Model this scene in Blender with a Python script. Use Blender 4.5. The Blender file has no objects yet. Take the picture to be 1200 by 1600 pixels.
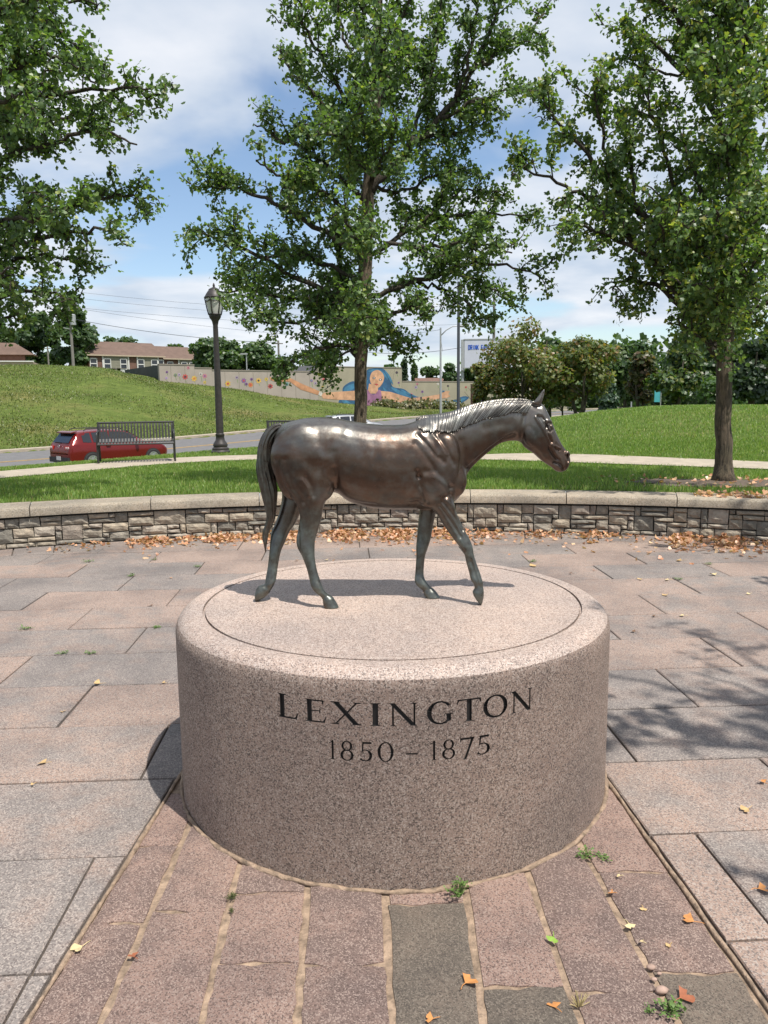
import bpy, bmesh, math, random
import numpy as np
from mathutils import Vector, Matrix
from mathutils.bvhtree import BVHTree

C = bpy.context.scene.collection
SC = bpy.context.scene
rnd = random.Random(7)
RNG = np.random.default_rng(11)

# ------------------------------------------------------------------ camera, sky, sun, exposure
CAM_H, F_PX, PITCH, ROLL = 1.65, 1200.0, 0.1459, -0.0108
cd = bpy.data.cameras.new("camera"); cam = bpy.data.objects.new("camera", cd); C.objects.link(cam)
cd.sensor_fit = 'VERTICAL'; cd.sensor_height = 36.0; cd.lens = 36.0 * F_PX / 1600.0
cd.clip_start = 0.05; cd.clip_end = 3000
ct, st, cr, sr = math.cos(PITCH), math.sin(PITCH), math.cos(ROLL), math.sin(ROLL)
FWD = Vector((0, ct, -st)); DOWN0 = Vector((0, -st, -ct)); RIGHT0 = Vector((1, 0, 0))
RIGHT = RIGHT0 * cr - DOWN0 * sr
DOWN = RIGHT0 * sr + DOWN0 * cr
m = Matrix(((RIGHT.x, -DOWN.x, -FWD.x, 0), (RIGHT.y, -DOWN.y, -FWD.y, 0), (RIGHT.z, -DOWN.z, -FWD.z, CAM_H), (0, 0, 0, 1)))
cam.matrix_world = m
SC.camera = cam

SUN_L = Vector((0.297, -0.315, 0.90)).normalized()
sl = bpy.data.lights.new("sun", 'SUN'); sun = bpy.data.objects.new("sun", sl); C.objects.link(sun)
sl.energy = 5.0; sl.angle = math.radians(0.53); sl.color = (1.0, 0.955, 0.88)
sun.rotation_euler = SUN_L.to_track_quat('Z', 'Y').to_euler(); sun.location = (3, -3, 20)

world = bpy.data.worlds.new("World"); SC.world = world; world.use_nodes = True
wn = world.node_tree; wn.nodes.clear()
def WN(t, **k):
    n = wn.nodes.new(t)
    for a, b in k.items(): setattr(n, a, b)
    return n
def build_world():
    L = wn.links.new
    out = WN('ShaderNodeOutputWorld'); bg = WN('ShaderNodeBackground')
    sky = WN('ShaderNodeTexSky', sky_type='NISHITA', sun_disc=False)
    sky.sun_elevation = math.asin(SUN_L.z); sky.sun_rotation = math.atan2(SUN_L.x, SUN_L.y)
    sky.air_density = 1.0; sky.dust_density = 0.6; sky.ozone_density = 1.3
    sc = WN('ShaderNodeVectorMath', operation='SCALE'); sc.inputs[3].default_value = 1.25
    L(sky.outputs[0], sc.inputs[0])
    tc = WN('ShaderNodeTexCoord'); sep = WN('ShaderNodeSeparateXYZ'); L(tc.outputs['Generated'], sep.inputs[0])
    zz = WN('ShaderNodeMath', operation='MAXIMUM'); L(sep.outputs[2], zz.inputs[0]); zz.inputs[1].default_value = 0.0
    za = WN('ShaderNodeMath', operation='ADD'); L(zz.outputs[0], za.inputs[0]); za.inputs[1].default_value = 0.16
    dx = WN('ShaderNodeMath', operation='DIVIDE'); L(sep.outputs[0], dx.inputs[0]); L(za.outputs[0], dx.inputs[1])
    dy = WN('ShaderNodeMath', operation='DIVIDE'); L(sep.outputs[1], dy.inputs[0]); L(za.outputs[0], dy.inputs[1])
    cb = WN('ShaderNodeCombineXYZ'); L(dx.outputs[0], cb.inputs[0]); L(dy.outputs[0], cb.inputs[1]); cb.inputs[2].default_value = 3.7
    n1 = WN('ShaderNodeTexNoise'); n1.inputs['Scale'].default_value = 1.15; n1.inputs['Detail'].default_value = 6; n1.inputs['Roughness'].default_value = 0.46; n1.inputs['Distortion'].default_value = 0.25
    L(cb.outputs[0], n1.inputs['Vector'])
    r1 = WN('ShaderNodeValToRGB'); r1.color_ramp.elements[0].position = 0.37; r1.color_ramp.elements[1].position = 0.49
    r1.color_ramp.interpolation = 'EASE'
    L(n1.outputs[0], r1.inputs[0])
    n2 = WN('ShaderNodeTexNoise'); n2.inputs['Scale'].default_value = 2.6; n2.inputs['Detail'].default_value = 5
    L(cb.outputs[0], n2.inputs['Vector'])
    r2 = WN('ShaderNodeValToRGB'); r2.color_ramp.elements[0].position = 0.36; r2.color_ramp.elements[1].position = 0.66
    r2.color_ramp.elements[0].color = (4.6, 5.3, 6.3, 1); r2.color_ramp.elements[1].color = (7.0, 7.2, 7.6, 1)
    L(n2.outputs[0], r2.inputs[0])
    ml = WN('ShaderNodeMath', operation='MULTIPLY'); L(r1.outputs[0], ml.inputs[0]); ml.inputs[1].default_value = 0.92
    # clouds thin out into the pale air low down
    mx = WN('ShaderNodeMixRGB'); L(ml.outputs[0], mx.inputs[0]); L(sc.outputs[0], mx.inputs[1]); L(r2.outputs[0], mx.inputs[2])
    L(mx.outputs[0], bg.inputs[0]); bg.inputs[1].default_value = 0.105
    L(bg.outputs[0], out.inputs[0])
build_world()
SC.view_settings.view_transform = 'Standard'; SC.view_settings.look = 'None'; SC.view_settings.gamma = 1.0
SC.view_settings.use_curve_mapping = False
SC.view_settings.exposure = 0.33
SC.render.resolution_x, SC.render.resolution_y = 768, 1024
try:
    SC.cycles.max_bounces = 6; SC.cycles.transparent_max_bounces = 6
except Exception: pass

# ------------------------------------------------------------------ sight lines (a photograph pixel -> a point of the place)
EYE = Vector((0, 0, CAM_H))
def ray(px, py):
    return FWD + RIGHT * ((px - 600) / F_PX) + DOWN * ((py - 800) / F_PX)
def atY(px, py, Y):
    d = ray(px, py); return EYE + d * (Y / d.y)
def atZ(px, py, Z):
    d = ray(px, py); return EYE + d * ((Z - CAM_H) / d.z)

# ------------------------------------------------------------------ mesh helpers
class MB:
    def __init__(s): s.v = []; s.f = []; s.mi = []
    def add(s, vs, fs, mi=0):
        o = len(s.v); s.v += [tuple(p) for p in vs]
        s.f += [tuple(i + o for i in f) for f in fs]; s.mi += [mi] * len(fs); return o
    def box(s, c, size, rz=0.0, mi=0, ax=None):
        c = Vector(c); hx, hy, hz = size[0] / 2, size[1] / 2, size[2] / 2
        if ax is None: X = Vector((math.cos(rz), math.sin(rz), 0)); Y = Vector((-math.sin(rz), math.cos(rz), 0)); Z = Vector((0, 0, 1))
        else: X, Y, Z = ax
        vs = [c + X * (sx * hx) + Y * (sy * hy) + Z * (sz * hz) for sz in (-1, 1) for sx, sy in ((-1, -1), (1, -1), (1, 1), (-1, 1))]
        s.add(vs, [(3, 2, 1, 0), (4, 5, 6, 7), (0, 1, 5, 4), (1, 2, 6, 5), (2, 3, 7, 6), (3, 0, 4, 7)], mi); return s
    def tube(s, pts, rad, n=8, mi=0, caps=True):
        pts = [Vector(p) for p in pts]; k = len(pts)
        if not hasattr(rad, '__len__'): rad = [rad] * k
        up = None; rings = []
        for i in range(k):
            t = (pts[min(i + 1, k - 1)] - pts[max(i - 1, 0)])
            if t.length < 1e-9: t = Vector((0, 0, 1))
            t.normalize()
            if up is None:
                up = Vector((0, 0, 1)) if abs(t.z) < 0.9 else Vector((1, 0, 0))
            a = (up - t * up.dot(t))
            if a.length < 1e-6: a = t.orthogonal()
            a.normalize(); up = a; b = t.cross(a)
            rings.append([pts[i] + (a * math.cos(2 * math.pi * j / n) + b * math.sin(2 * math.pi * j / n)) * rad[i] for j in range(n)])
        vs = [p for r in rings for p in r]; fs = []
        for i in range(k - 1):
            for j in range(n):
                fs.append((i * n + j, i * n + (j + 1) % n, (i + 1) * n + (j + 1) % n, (i + 1) * n + j))
        if caps:
            fs.append(tuple(range(n))[::-1]); fs.append(tuple((k - 1) * n + j for j in range(n)))
        s.add(vs, fs, mi); return s
    def lathe(s, prof, n=24, c=(0, 0, 0), mi=0, cap=True):
        c = Vector(c); vs = []; fs = []; k = len(prof)
        for r, z in prof:
            for j in range(n):
                a = 2 * math.pi * j / n; vs.append(c + Vector((r * math.cos(a), r * math.sin(a), z)))
        for i in range(k - 1):
            for j in range(n):
                fs.append((i * n + j, i * n + (j + 1) % n, (i + 1) * n + (j + 1) % n, (i + 1) * n + j))
        if cap:
            fs.append(tuple(range(n))[::-1]); fs.append(tuple((k - 1) * n + j for j in range(n)))
        s.add(vs, fs, mi); return s
    def prism(s, poly, off, mi=0):
        """poly: list of 3D points of one face, off: extrusion vector"""
        n = len(poly); off = Vector(off)
        vs = [Vector(p) for p in poly] + [Vector(p) + off for p in poly]
        fs = [tuple(range(n))[::-1], tuple(range(n, 2 * n))] + [(i, (i + 1) % n, n + (i + 1) % n, n + i) for i in range(n)]
        s.add(vs, fs, mi); return s
    def build(s, name, mats, parent=None, smooth=False, fixn=True, angle=None):
        me = bpy.data.meshes.new(name); me.from_pydata(s.v, [], s.f)
        if not isinstance(mats, (list, tuple)): mats = [mats]
        for mm in mats: me.materials.append(mm)
        me.polygons.foreach_set('material_index', s.mi)
        if fixn:
            bm = bmesh.new(); bm.from_mesh(me); bmesh.ops.recalc_face_normals(bm, faces=bm.faces); bm.to_mesh(me); bm.free()
        if smooth: me.polygons.foreach_set('use_smooth', [True] * len(me.polygons))
        if smooth and angle: me.set_sharp_from_angle(angle=math.radians(angle))
        me.update()
        return link(name, me, parent)
def link(name, me, parent=None):
    o = bpy.data.objects.new(name, me); C.objects.link(o)
    if parent is not None: o.parent = parent
    return o
def np_mesh(name, V, Fq, mats, parent=None, smooth=False, col=None, mi=None):
    """V (n,3), Fq (m,k) all faces with k corners; col: per-face colour written as a corner attribute 'tint'"""
    V = np.asarray(V, np.float32); Fq = np.asarray(Fq, np.int32); k = Fq.shape[1]
    me = bpy.data.meshes.new(name)
    me.vertices.add(len(V)); me.vertices.foreach_set('co', V.ravel())
    me.loops.add(Fq.size); me.loops.foreach_set('vertex_index', Fq.ravel())
    me.polygons.add(len(Fq)); me.polygons.foreach_set('loop_start', np.arange(0, Fq.size, k, dtype=np.int32))
    try: me.polygons.foreach_set('loop_total', np.full(len(Fq), k, np.int32))
    except Exception: pass
    if not isinstance(mats, (list, tuple)): mats = [mats]
    for mm in mats: me.materials.append(mm)
    if mi is not None: me.polygons.foreach_set('material_index', np.asarray(mi, np.int32))
    if smooth: me.polygons.foreach_set('use_smooth', np.ones(len(Fq), bool))
    me.update(calc_edges=True)
    if col is not None:
        at = me.color_attributes.new('tint', 'FLOAT_COLOR', 'CORNER')
        c4 = np.ones((len(Fq), 4), np.float32); c4[:, :3] = col
        at.data.foreach_set('color', np.repeat(c4, k, 0).ravel())
    me.validate()
    return link(name, me, parent)
def tag(o, label=None, cat=None, group=None, kind=None):
    if label: o['label'] = label
    if cat: o['category'] = cat
    if group: o['group'] = group
    if kind: o['kind'] = kind
    return o
def thing(name, label, cat, loc=(0, 0, 0), rz=0.0, group=None):
    o = bpy.data.objects.new(name, None); C.objects.link(o); o.location = loc; o.rotation_euler = (0, 0, rz)
    o.empty_display_size = 0.2
    return tag(o, label, cat, group)
def dup(root, loc, rz, label, group=None):
    r = root.copy(); C.objects.link(r); r.location = loc; r.rotation_euler = (0, 0, rz); r['label'] = label
    if group: r['group'] = group
    for ch in list(root.children):
        c = ch.copy(); C.objects.link(c); c.parent = r
        for g in list(ch.children):
            d = g.copy(); C.objects.link(d); d.parent = c
    return r
def crom(pts, n):
    """Catmull-Rom resample of an array (k,dim) to n samples per span"""
    P = np.asarray(pts, float); P = np.vstack([2 * P[0] - P[1], P, 2 * P[-1] - P[-2]]); out = []
    for i in range(1, len(P) - 2):
        for j in range(n):
            t = j / n; a, b, c, d = P[i - 1], P[i], P[i + 1], P[i + 2]
            out.append(0.5 * (2 * b + (c - a) * t + (2 * a - 5 * b + 4 * c - d) * t * t + (3 * b - a - 3 * c + d) * t ** 3))
    out.append(P[-2]); return np.array(out)

# ------------------------------------------------------------------ materials
def new_mat(name):
    mt = bpy.data.materials.new(name); mt.use_nodes = True; nt = mt.node_tree
    b = nt.nodes['Principled BSDF']; return mt, nt, b
def noise(nt, scale, detail=4, rough=0.55, vec=None, dist=0.0):
    n = nt.nodes.new('ShaderNodeTexNoise'); n.inputs['Scale'].default_value = scale; n.inputs['Detail'].default_value = detail
    n.inputs['Roughness'].default_value = rough; n.inputs['Distortion'].default_value = dist
    if vec is not None: nt.links.new(vec, n.inputs['Vector'])
    return n
def ramp(nt, src, stops, interp='LINEAR'):
    r = nt.nodes.new('ShaderNodeValToRGB'); cr_ = r.color_ramp; cr_.interpolation = interp
    while len(cr_.elements) < len(stops): cr_.elements.new(0.5)
    for e, (p, c) in zip(cr_.elements, stops): e.position = p; e.color = (*c, 1) if len(c) == 3 else c
    nt.links.new(src, r.inputs[0]); return r
def mixc(nt, fac, a, b, mode='MIX'):
    x = nt.nodes.new('ShaderNodeMixRGB'); x.blend_type = mode
    for i, s in ((0, fac), (1, a), (2, b)):
        if hasattr(s, 'is_linked') or hasattr(s, 'links'): nt.links.new(s, x.inputs[i])
        elif i == 0: x.inputs[0].default_value = s
        else: x.inputs[i].default_value = (*s, 1)
    return x.outputs[0]
def bump(nt, b, src, strength, dist=0.02, prev=None):
    n = nt.nodes.new('ShaderNodeBump'); n.inputs['Strength'].default_value = strength; n.inputs['Distance'].default_value = dist
    nt.links.new(src, n.inputs['Height'])
    if prev is not None: nt.links.new(prev, n.inputs['Normal'])
    nt.links.new(n.outputs[0], b.inputs['Normal']); return n.outputs[0]
def objco(nt):
    return nt.nodes.new('ShaderNodeTexCoord').outputs['Object']
def geoco(nt):
    return nt.nodes.new('ShaderNodeNewGeometry').outputs['Position']
def simple(name, col, rough=0.6, metal=0.0, var=0.12, scale=6.0, bmp=0.0, spec=None):
    mt, nt, b = new_mat(name); co = geoco(nt)
    n = noise(nt, scale, 5, 0.6, co)
    if metal == 0 and min(col) > 0.04: col = tuple(c * 0.84 for c in col)
    d = tuple(c * (1 - var) for c in col); l = tuple(min(1, c * (1 + var)) for c in col)
    r = ramp(nt, n.outputs[0], [(0.3, d), (0.7, l)]); nt.links.new(r.outputs[0], b.inputs['Base Color'])
    b.inputs['Roughness'].default_value = rough; b.inputs['Metallic'].default_value = metal
    if spec is not None: b.inputs['Specular IOR Level'].default_value = spec
    if bmp: bump(nt, b, n.outputs[0], bmp, 0.02)
    return mt
ALB = 0.80
def granite(name, base, dark, light, warm, gscale=130, rough=0.55, bstr=0.25, objvar=0.25, mott=5.0, stain=0.0, bdist=0.004):
    """speckled stone: coarse mottling, mineral grains, a few pale flecks; each piece shifts between grey and warm"""
    base, dark, light, warm = (tuple(c * ALB for c in q_) for q_ in (base, dark, light, warm))
    mt, nt, b = new_mat(name); co = geoco(nt); L = nt.links.new
    oi = nt.nodes.new('ShaderNodeObjectInfo')
    m1 = noise(nt, mott, 5, 0.62, co)
    tone = nt.nodes.new('ShaderNodeMath'); tone.operation = 'MULTIPLY_ADD'; L(oi.outputs['Random'], tone.inputs[0]); tone.inputs[1].default_value = objvar; 
    sub = nt.nodes.new('ShaderNodeMath'); sub.operation = 'SUBTRACT'; L(m1.outputs[0], sub.inputs[0]); sub.inputs[1].default_value = objvar / 2
    L(sub.outputs[0], tone.inputs[2])
    c1 = ramp(nt, tone.outputs[0], [(0.36, base), (0.62, warm)]).outputs[0]
    g = nt.nodes.new('ShaderNodeTexVoronoi'); g.inputs['Scale'].default_value = gscale; L(co, g.inputs['Vector'])
    gs = nt.nodes.new('ShaderNodeSeparateColor'); L(g.outputs['Color'], gs.inputs[0])
    fd = ramp(nt, gs.outputs[0], [(0.70, (0, 0, 0)), (0.74, (1, 1, 1))]).outputs[0]
    fl = ramp(nt, gs.outputs[1], [(0.76, (0, 0, 0)), (0.80, (1, 1, 1))]).outputs[0]
    f2 = nt.nodes.new('ShaderNodeMath'); f2.operation = 'MULTIPLY'; L(fd, f2.inputs[0]); f2.inputs[1].default_value = 0.8
    f3 = nt.nodes.new('ShaderNodeMath'); f3.operation = 'MULTIPLY'; L(fl, f3.inputs[0]); f3.inputs[1].default_value = 0.75
    c2 = mixc(nt, f2.outputs[0], c1, dark); c3 = mixc(nt, f3.outputs[0], c2, light)
    fine = noise(nt, gscale * 2.2, 3, 0.7, co)
    fr = ramp(nt, fine.outputs[0], [(0.3, (0.72, 0.72, 0.72)), (0.7, (1.25, 1.25, 1.25))]).outputs[0]
    c4 = mixc(nt, 1.0, c3, fr, 'MULTIPLY')
    if stain:
        sn = noise(nt, 1.1, 6, 0.65, co); sr_ = ramp(nt, sn.outputs[0], [(0.35, (1 - stain,) * 3), (0.6, (1.06, 1.04, 1.0))]).outputs[0]
        c4 = mixc(nt, 1.0, c4, sr_, 'MULTIPLY')
    L(c4, b.inputs['Base Color']); b.inputs['Roughness'].default_value = rough
    b.inputs['Specular IOR Level'].default_value = 0.35
    pv = bump(nt, b, gs.outputs[0], bstr * 0.6, bdist)
    bump(nt, b, fine.outputs[0], bstr, bdist, pv)
    return mt
def leaf_mat(name, transl=0.45):
    mt, nt, b = new_mat(name); L = nt.links.new
    at = nt.nodes.new('ShaderNodeAttribute'); at.attribute_name = 'tint'
    L(at.outputs['Color'], b.inputs['Base Color']); b.inputs['Roughness'].default_value = 0.42
    b.inputs['Specular IOR Level'].default_value = 0.45
    tr = nt.nodes.new('ShaderNodeBsdfTranslucent')
    bright = mixc(nt, 1.0, at.outputs['Color'], (1.6, 1.8, 0.6), 'MULTIPLY'); L(bright, tr.inputs[0]); 
    mx = nt.nodes.new('ShaderNodeMixShader'); mx.inputs[0].default_value = transl
    L(b.outputs[0], mx.inputs[1]); L(tr.outputs[0], mx.inputs[2])
    L(mx.outputs[0], nt.nodes['Material Output'].inputs[0]); return mt

M = {}
M['plinth'] = granite('pink_brown_granite', (0.40, 0.305, 0.26), (0.11, 0.083, 0.075), (0.74, 0.62, 0.55), (0.49, 0.36, 0.30), 250, 0.62, 1.0, 0.0, 3.0, 0.24, 0.007)
M['honed_sunlit'] = granite('sunlit_honed_granite', (0.455, 0.36, 0.315), (0.18, 0.14, 0.125), (0.70, 0.60, 0.54), (0.53, 0.405, 0.345), 250, 0.5, 0.35, 0.0, 2.2, 0.12, 0.004)  # smoother finish for the drum top, colour lightened to add to its sunlight
M['engrave'] = simple('black_engraving_paint', (0.012, 0.011, 0.011), 0.6, 0, 0.2, 40)
M['slab'] = granite('rose_grey_paving_granite', (0.265, 0.235, 0.222), (0.15, 0.125, 0.12), (0.46, 0.40, 0.365), (0.37, 0.27, 0.225), 210, 0.72, 0.35, 0.48, 4.5, 0.32)
M['sett'] = granite('plum_split_granite', (0.30, 0.215, 0.19), (0.17, 0.118, 0.105), (0.60, 0.46, 0.40), (0.48, 0.325, 0.27), 260, 0.8, 0.8, 0.30, 6.0, 0.22, 0.008)
M['sett_grey'] = granite('grey_split_granite', (0.21, 0.175, 0.145), (0.13, 0.108, 0.092), (0.38, 0.32, 0.26), (0.29, 0.23, 0.185), 260, 0.8, 0.8, 0.30, 6.0, 0.22, 0.008)
M['mortar'] = simple('sandy_mortar', (0.31, 0.222, 0.155), 0.95, 0, 0.5, 26, 1.0)
M['bed'] = simple('dark_joint_sand', (0.10, 0.08, 0.065), 0.95, 0, 0.4, 40, 0.5)
M['cap'] = granite('tan_cap_limestone', (0.38, 0.33, 0.26), (0.26, 0.225, 0.18), (0.48, 0.43, 0.36), (0.45, 0.37, 0.285), 90, 0.8, 0.35, 0.15, 2.5, 0.34)
def stone_mat():
    mt, nt, b = new_mat('weathered_ledge_stone'); co = geoco(nt); L = nt.links.new
    oi = nt.nodes.new('ShaderNodeObjectInfo')
    c0 = ramp(nt, oi.outputs['Random'], [(0.0, (0.20, 0.185, 0.155)), (0.35, (0.30, 0.265, 0.215)), (0.6, (0.38, 0.32, 0.24)), (0.8, (0.28, 0.235, 0.195)), (1.0, (0.44, 0.385, 0.31))]).outputs[0]
    n = noise(nt, 14, 7, 0.68, co); r = ramp(nt, n.outputs[0], [(0.28, (0.5, 0.5, 0.5)), (0.55, (1, 1, 1)), (0.78, (1.35, 1.28, 1.2))]).outputs[0]
    L(mixc(nt, 1.0, c0, r, 'MULTIPLY'), b.inputs['Base Color']); b.inputs['Roughness'].default_value = 0.88
    n2 = noise(nt, 45, 6, 0.7, co); pv = bump(nt, b, n.outputs[0], 0.9, 0.03); bump(nt, b, n2.outputs[0], 0.7, 0.008, pv); return mt
M['stone'] = stone_mat()
M['core'] = simple('wall_core', (0.06, 0.055, 0.05), 0.95, 0, 0.3, 20)
def grass_ground(name, cols, s1=0.35, s2=3.0, s3=40.0):
    mt, nt, b = new_mat(name); co = geoco(nt); L = nt.links.new
    n1 = noise(nt, s1, 6, 0.6, co); n2 = noise(nt, s2, 6, 0.7, co); n3 = noise(nt, s3, 4, 0.7, co)
    a = ramp(nt, n1.outputs[0], [(0.30, cols[0]), (0.5, cols[1]), (0.70, cols[2])]).outputs[0]
    d = ramp(nt, n2.outputs[0], [(0.25, (0.55, 0.6, 0.5)), (0.55, (1, 1, 1)), (0.78, (1.45, 1.3, 1.25))]).outputs[0]
    e = ramp(nt, n3.outputs[0], [(0.3, (0.62, 0.66, 0.6)), (0.7, (1.3, 1.28, 1.2))]).outputs[0]
    c = mixc(nt, 1.0, mixc(nt, 1.0, a, d, 'MULTIPLY'), e, 'MULTIPLY')
    pn = noise(nt, 0.55, 5, 0.7, co); pf = ramp(nt, pn.outputs[0], [(0.63, (0, 0, 0)), (0.74, (0.55, 0.55, 0.55))]).outputs[0]; c = mixc(nt, pf, c, (0.21, 0.16, 0.09))
    L(c, b.inputs['Base Color']); b.inputs['Roughness'].default_value = 0.95; b.inputs['Specular IOR Level'].default_value = 0.1
    pv = bump(nt, b, n3.outputs[0], 0.9, 0.05); bump(nt, b, n2.outputs[0], 0.7, 0.25, pv); return mt
M['lawn'] = grass_ground('lawn_soil', ((0.105, 0.16, 0.04), (0.125, 0.18, 0.045), (0.18, 0.19, 0.07)))
M['hill'] = grass_ground('rough_hill_grass', ((0.08, 0.112, 0.026), (0.102, 0.135, 0.034), (0.165, 0.15, 0.06)), 0.16, 1.3, 11.0)
M['blade'] = leaf_mat('grass_blade', 0.35)
M['leaf'] = leaf_mat('ginkgo_leaf', 0.38)
M['dry'] = leaf_mat('dry_leaf', 0.15)
def bark(name, dark, light, s=9):
    mt, nt, b = new_mat(name); co = objco(nt); L = nt.links.new
    mp = nt.nodes.new('ShaderNodeMapping'); mp.inputs['Scale'].default_value = (1, 1, 0.16); L(co, mp.inputs[0])
    n = noise(nt, s * 3.0, 6, 0.75, mp.outputs[0], 0.8); n2 = noise(nt, 3, 4, 0.6, co)
    r = ramp(nt, n.outputs[0], [(0.36, dark), (0.60, light)]).outputs[0]
    q = ramp(nt, n2.outputs[0], [(0.3, (0.75, 0.8, 0.7)), (0.7, (1.15, 1.1, 1.05))]).outputs[0]
    L(mixc(nt, 1.0, r, q, 'MULTIPLY'), b.inputs['Base Color']); b.inputs['Roughness'].default_value = 0.92
    bump(nt, b, n.outputs[0], 1.0, 0.04); return mt
M['bark'] = bark('furrowed_bark', (0.025, 0.020, 0.015), (0.17, 0.13, 0.092))
M['bark_dark'] = bark('dark_bark', (0.02, 0.017, 0.014), (0.08, 0.065, 0.05))
M['asphalt'] = simple('worn_asphalt', (0.145, 0.14, 0.14), 0.9, 0, 0.18, 3.0, 0.2)
M['concrete'] = simple('sunny_concrete', (0.40, 0.34, 0.26), 0.9, 0, 0.16, 4.0, 0.3)
M['yellow'] = simple('faded_yellow_paint', (0.50, 0.30, 0.07), 0.8, 0, 0.25, 6)
M['iron'] = simple('black_powder_coat', (0.022, 0.021, 0.020), 0.45, 0.0, 0.25, 30)
M['post'] = simple('bronze_brown_post_paint', (0.040, 0.034, 0.032), 0.5, 0.2, 0.25, 12)
M['frost'] = simple('frosted_lamp_glass', (0.62, 0.62, 0.57), 0.35, 0, 0.06, 8)
# ================================================================== THE GROUND
PC = Vector((0.0, -1.2, 0.0)); R_WALL, R_BACK = 10.72, 11.24          # centre of the round plaza, foot and back of the wall
LAWN = 0.46
P0 = np.array([-13.7, 26.5]); RD = np.array([0.6, 0.8]); RN = np.array([-0.8, 0.6]); RW = 11.5   # road: near edge point, direction, normal, width
def sstep(a, b, x):
    t = np.clip((x - a) / (b - a), 0, 1); return t * t * (3 - 2 * t)
def road_z(x, y):
    s = (x - P0[0]) * RD[0] + (y - P0[1]) * RD[1]
    return -0.86 + 0.85 * sstep(4, 50, s)
A_K = np.array([-3.0, -0.8, -0.5, -0.35, -0.29, -0.083, 0.017, 0.14, 0.4, 3.0])
A_Z = np.array([4.9, 4.9, 4.85, 4.7, 3.95, 1.75, 0.62, 0.2, -0.3, -0.3])
A_Y = np.array([64.0, 64, 66, 70, 73, 85, 91, 99, 110, 110])
def ground_z(x, y):
    x = np.asarray(x, float); y = np.asarray(y, float)
    r = np.hypot(x - PC.x, y - PC.y)
    ys = np.maximum(y, 1.0); a = np.clip(x / ys, -3, 3)
    e = (x - P0[0]) * RN[0] + (y - P0[1]) * RN[1]
    zr = road_z(x, y)
    lawn = LAWN - 0.13 * sstep(11.5, 17, r)
    near = lawn + (zr - lawn) * sstep(-12.0, -2.5, e)
    zc = np.interp(a, A_K, A_Z); yc = np.interp(a, A_K, A_Y)
    den = np.maximum((yc - P0[1]) * RN[1] + (a * yc - P0[0]) * RN[0] - RW, 3.0)
    t = np.clip((e - RW - 0.6) / den, 0, 1)
    t = t * 0.75 + 0.25 * (t * t * (3 - 2 * t))
    far = zr + 0.12 + (zc - zr - 0.12) * t
    z = np.where(e < 0, near, np.where(e < RW, zr, far))
    # round grassy mound beyond the footpath, right of the horse
    crest = np.interp(a, [0.05, 0.13, 0.2, 0.27, 0.34, 0.45, 0.6, 1.2], [0.0, 0.0, 0.50, 0.78, 0.90, 0.97, 1.0, 0.9])
    pr = sstep(16.5, 27, r) * (1 - sstep(28.0, 46.0, r))
    z = z + crest * pr * (e < 0) * (y > 0)
    und = 0.05 * np.sin(x * 0.7 + 1.3) * np.sin(y * 0.55) * sstep(17, 26, r) * (1 - (e > -0.5) * (e < RW + 0.7))
    far_und = 0.16 * np.sin(x * 0.33 + y * 0.21) * np.sin(y * 0.29 - x * 0.13) * sstep(RW + 3, RW + 10, e)
    z = z + und + far_und
    return np.where(y < -5, np.minimum(z, LAWN), z)
def gz(x, y): return float(ground_z(x, y))

def terrain():
    th = np.concatenate([np.linspace(math.radians(28), math.radians(152), 420), np.linspace(math.radians(152), math.radians(388), 70)[1:-1]])
    rr = np.concatenate([np.linspace(R_BACK - 0.02, 17, 30), np.linspace(17, 50, 110)[1:], np.linspace(50, 130, 110)[1:], np.geomspace(130, 1500, 22)[1:]])
    TH, RR = np.meshgrid(th, rr)
    X = PC.x + RR * np.cos(TH); Y = PC.y + RR * np.sin(TH)
    Z = ground_z(X, Y)
    V = np.stack([X, Y, Z], -1).reshape(-1, 3); n = len(th); k = len(rr)
    i = np.arange(k - 1)[:, None]; j = np.arange(n)[None, :]; j2 = (j + 1) % n
    Fq = np.stack([i * n + j, i * n + j2, (i + 1) * n + j2, (i + 1) * n + j], -1).reshape(-1, 4)[:, ::-1]
    cx = V[Fq].mean(1)
    e = (cx[:, 0] - P0[0]) * RN[0] + (cx[:, 1] - P0[1]) * RN[1]
    mi = ((e > 0) & (cx[:, 1] > 8)).astype(int)
    o = np_mesh('ground', V, Fq, [M['lawn'], M['hill']], None, True, mi=mi)
    tag(o, kind='structure')
terrain()

# road as a strip 1 cm above the ground sheet, with a yellow centre line and a kerb on the far side
def strip(name, o0, o1, dz, mat, s0=-60, s1=150, n=160, thick=None):
    V = []
    for s in np.linspace(s0, s1, n):
        for o in (o0, o1):
            p = P0 + RD * s + RN * o; V.append((p[0], p[1], road_z(p[0], p[1]) + dz))
    V = np.array(V); Fq = np.array([(2 * i, 2 * i + 1, 2 * i + 3, 2 * i + 2) for i in range(n - 1)])[:, ::-1]
    o = np_mesh(name, V, Fq, mat); return o
tag(strip('road', 0.0, RW, 0.03, M['asphalt']), kind='structure')
for k, oo in enumerate((5.55, 5.85)):
    tag(strip('road_marking', oo, oo + 0.13, 0.036, M['yellow']), kind='structure')
def kerb(off, name):
    mb = MB(); ss = np.linspace(-60, 150, 141)
    vs = []
    for s in ss:
        a = P0 + RD * s + RN * off; b = P0 + RD * s + RN * (off + 0.45); z = road_z(*a)
        vs += [(a[0], a[1], z), (a[0], a[1], z + 0.17), (b[0], b[1], z + 0.19), (b[0], b[1], z - 0.1)]
    fs = []
    for i in range(len(ss) - 1):
        for j in range(3): fs.append((i * 4 + j, i * 4 + j + 1, i * 4 + 5 + j, i * 4 + 4 + j))
    mb.add(vs, fs); tag(mb.build(name, M['concrete']), kind='structure')
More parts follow.
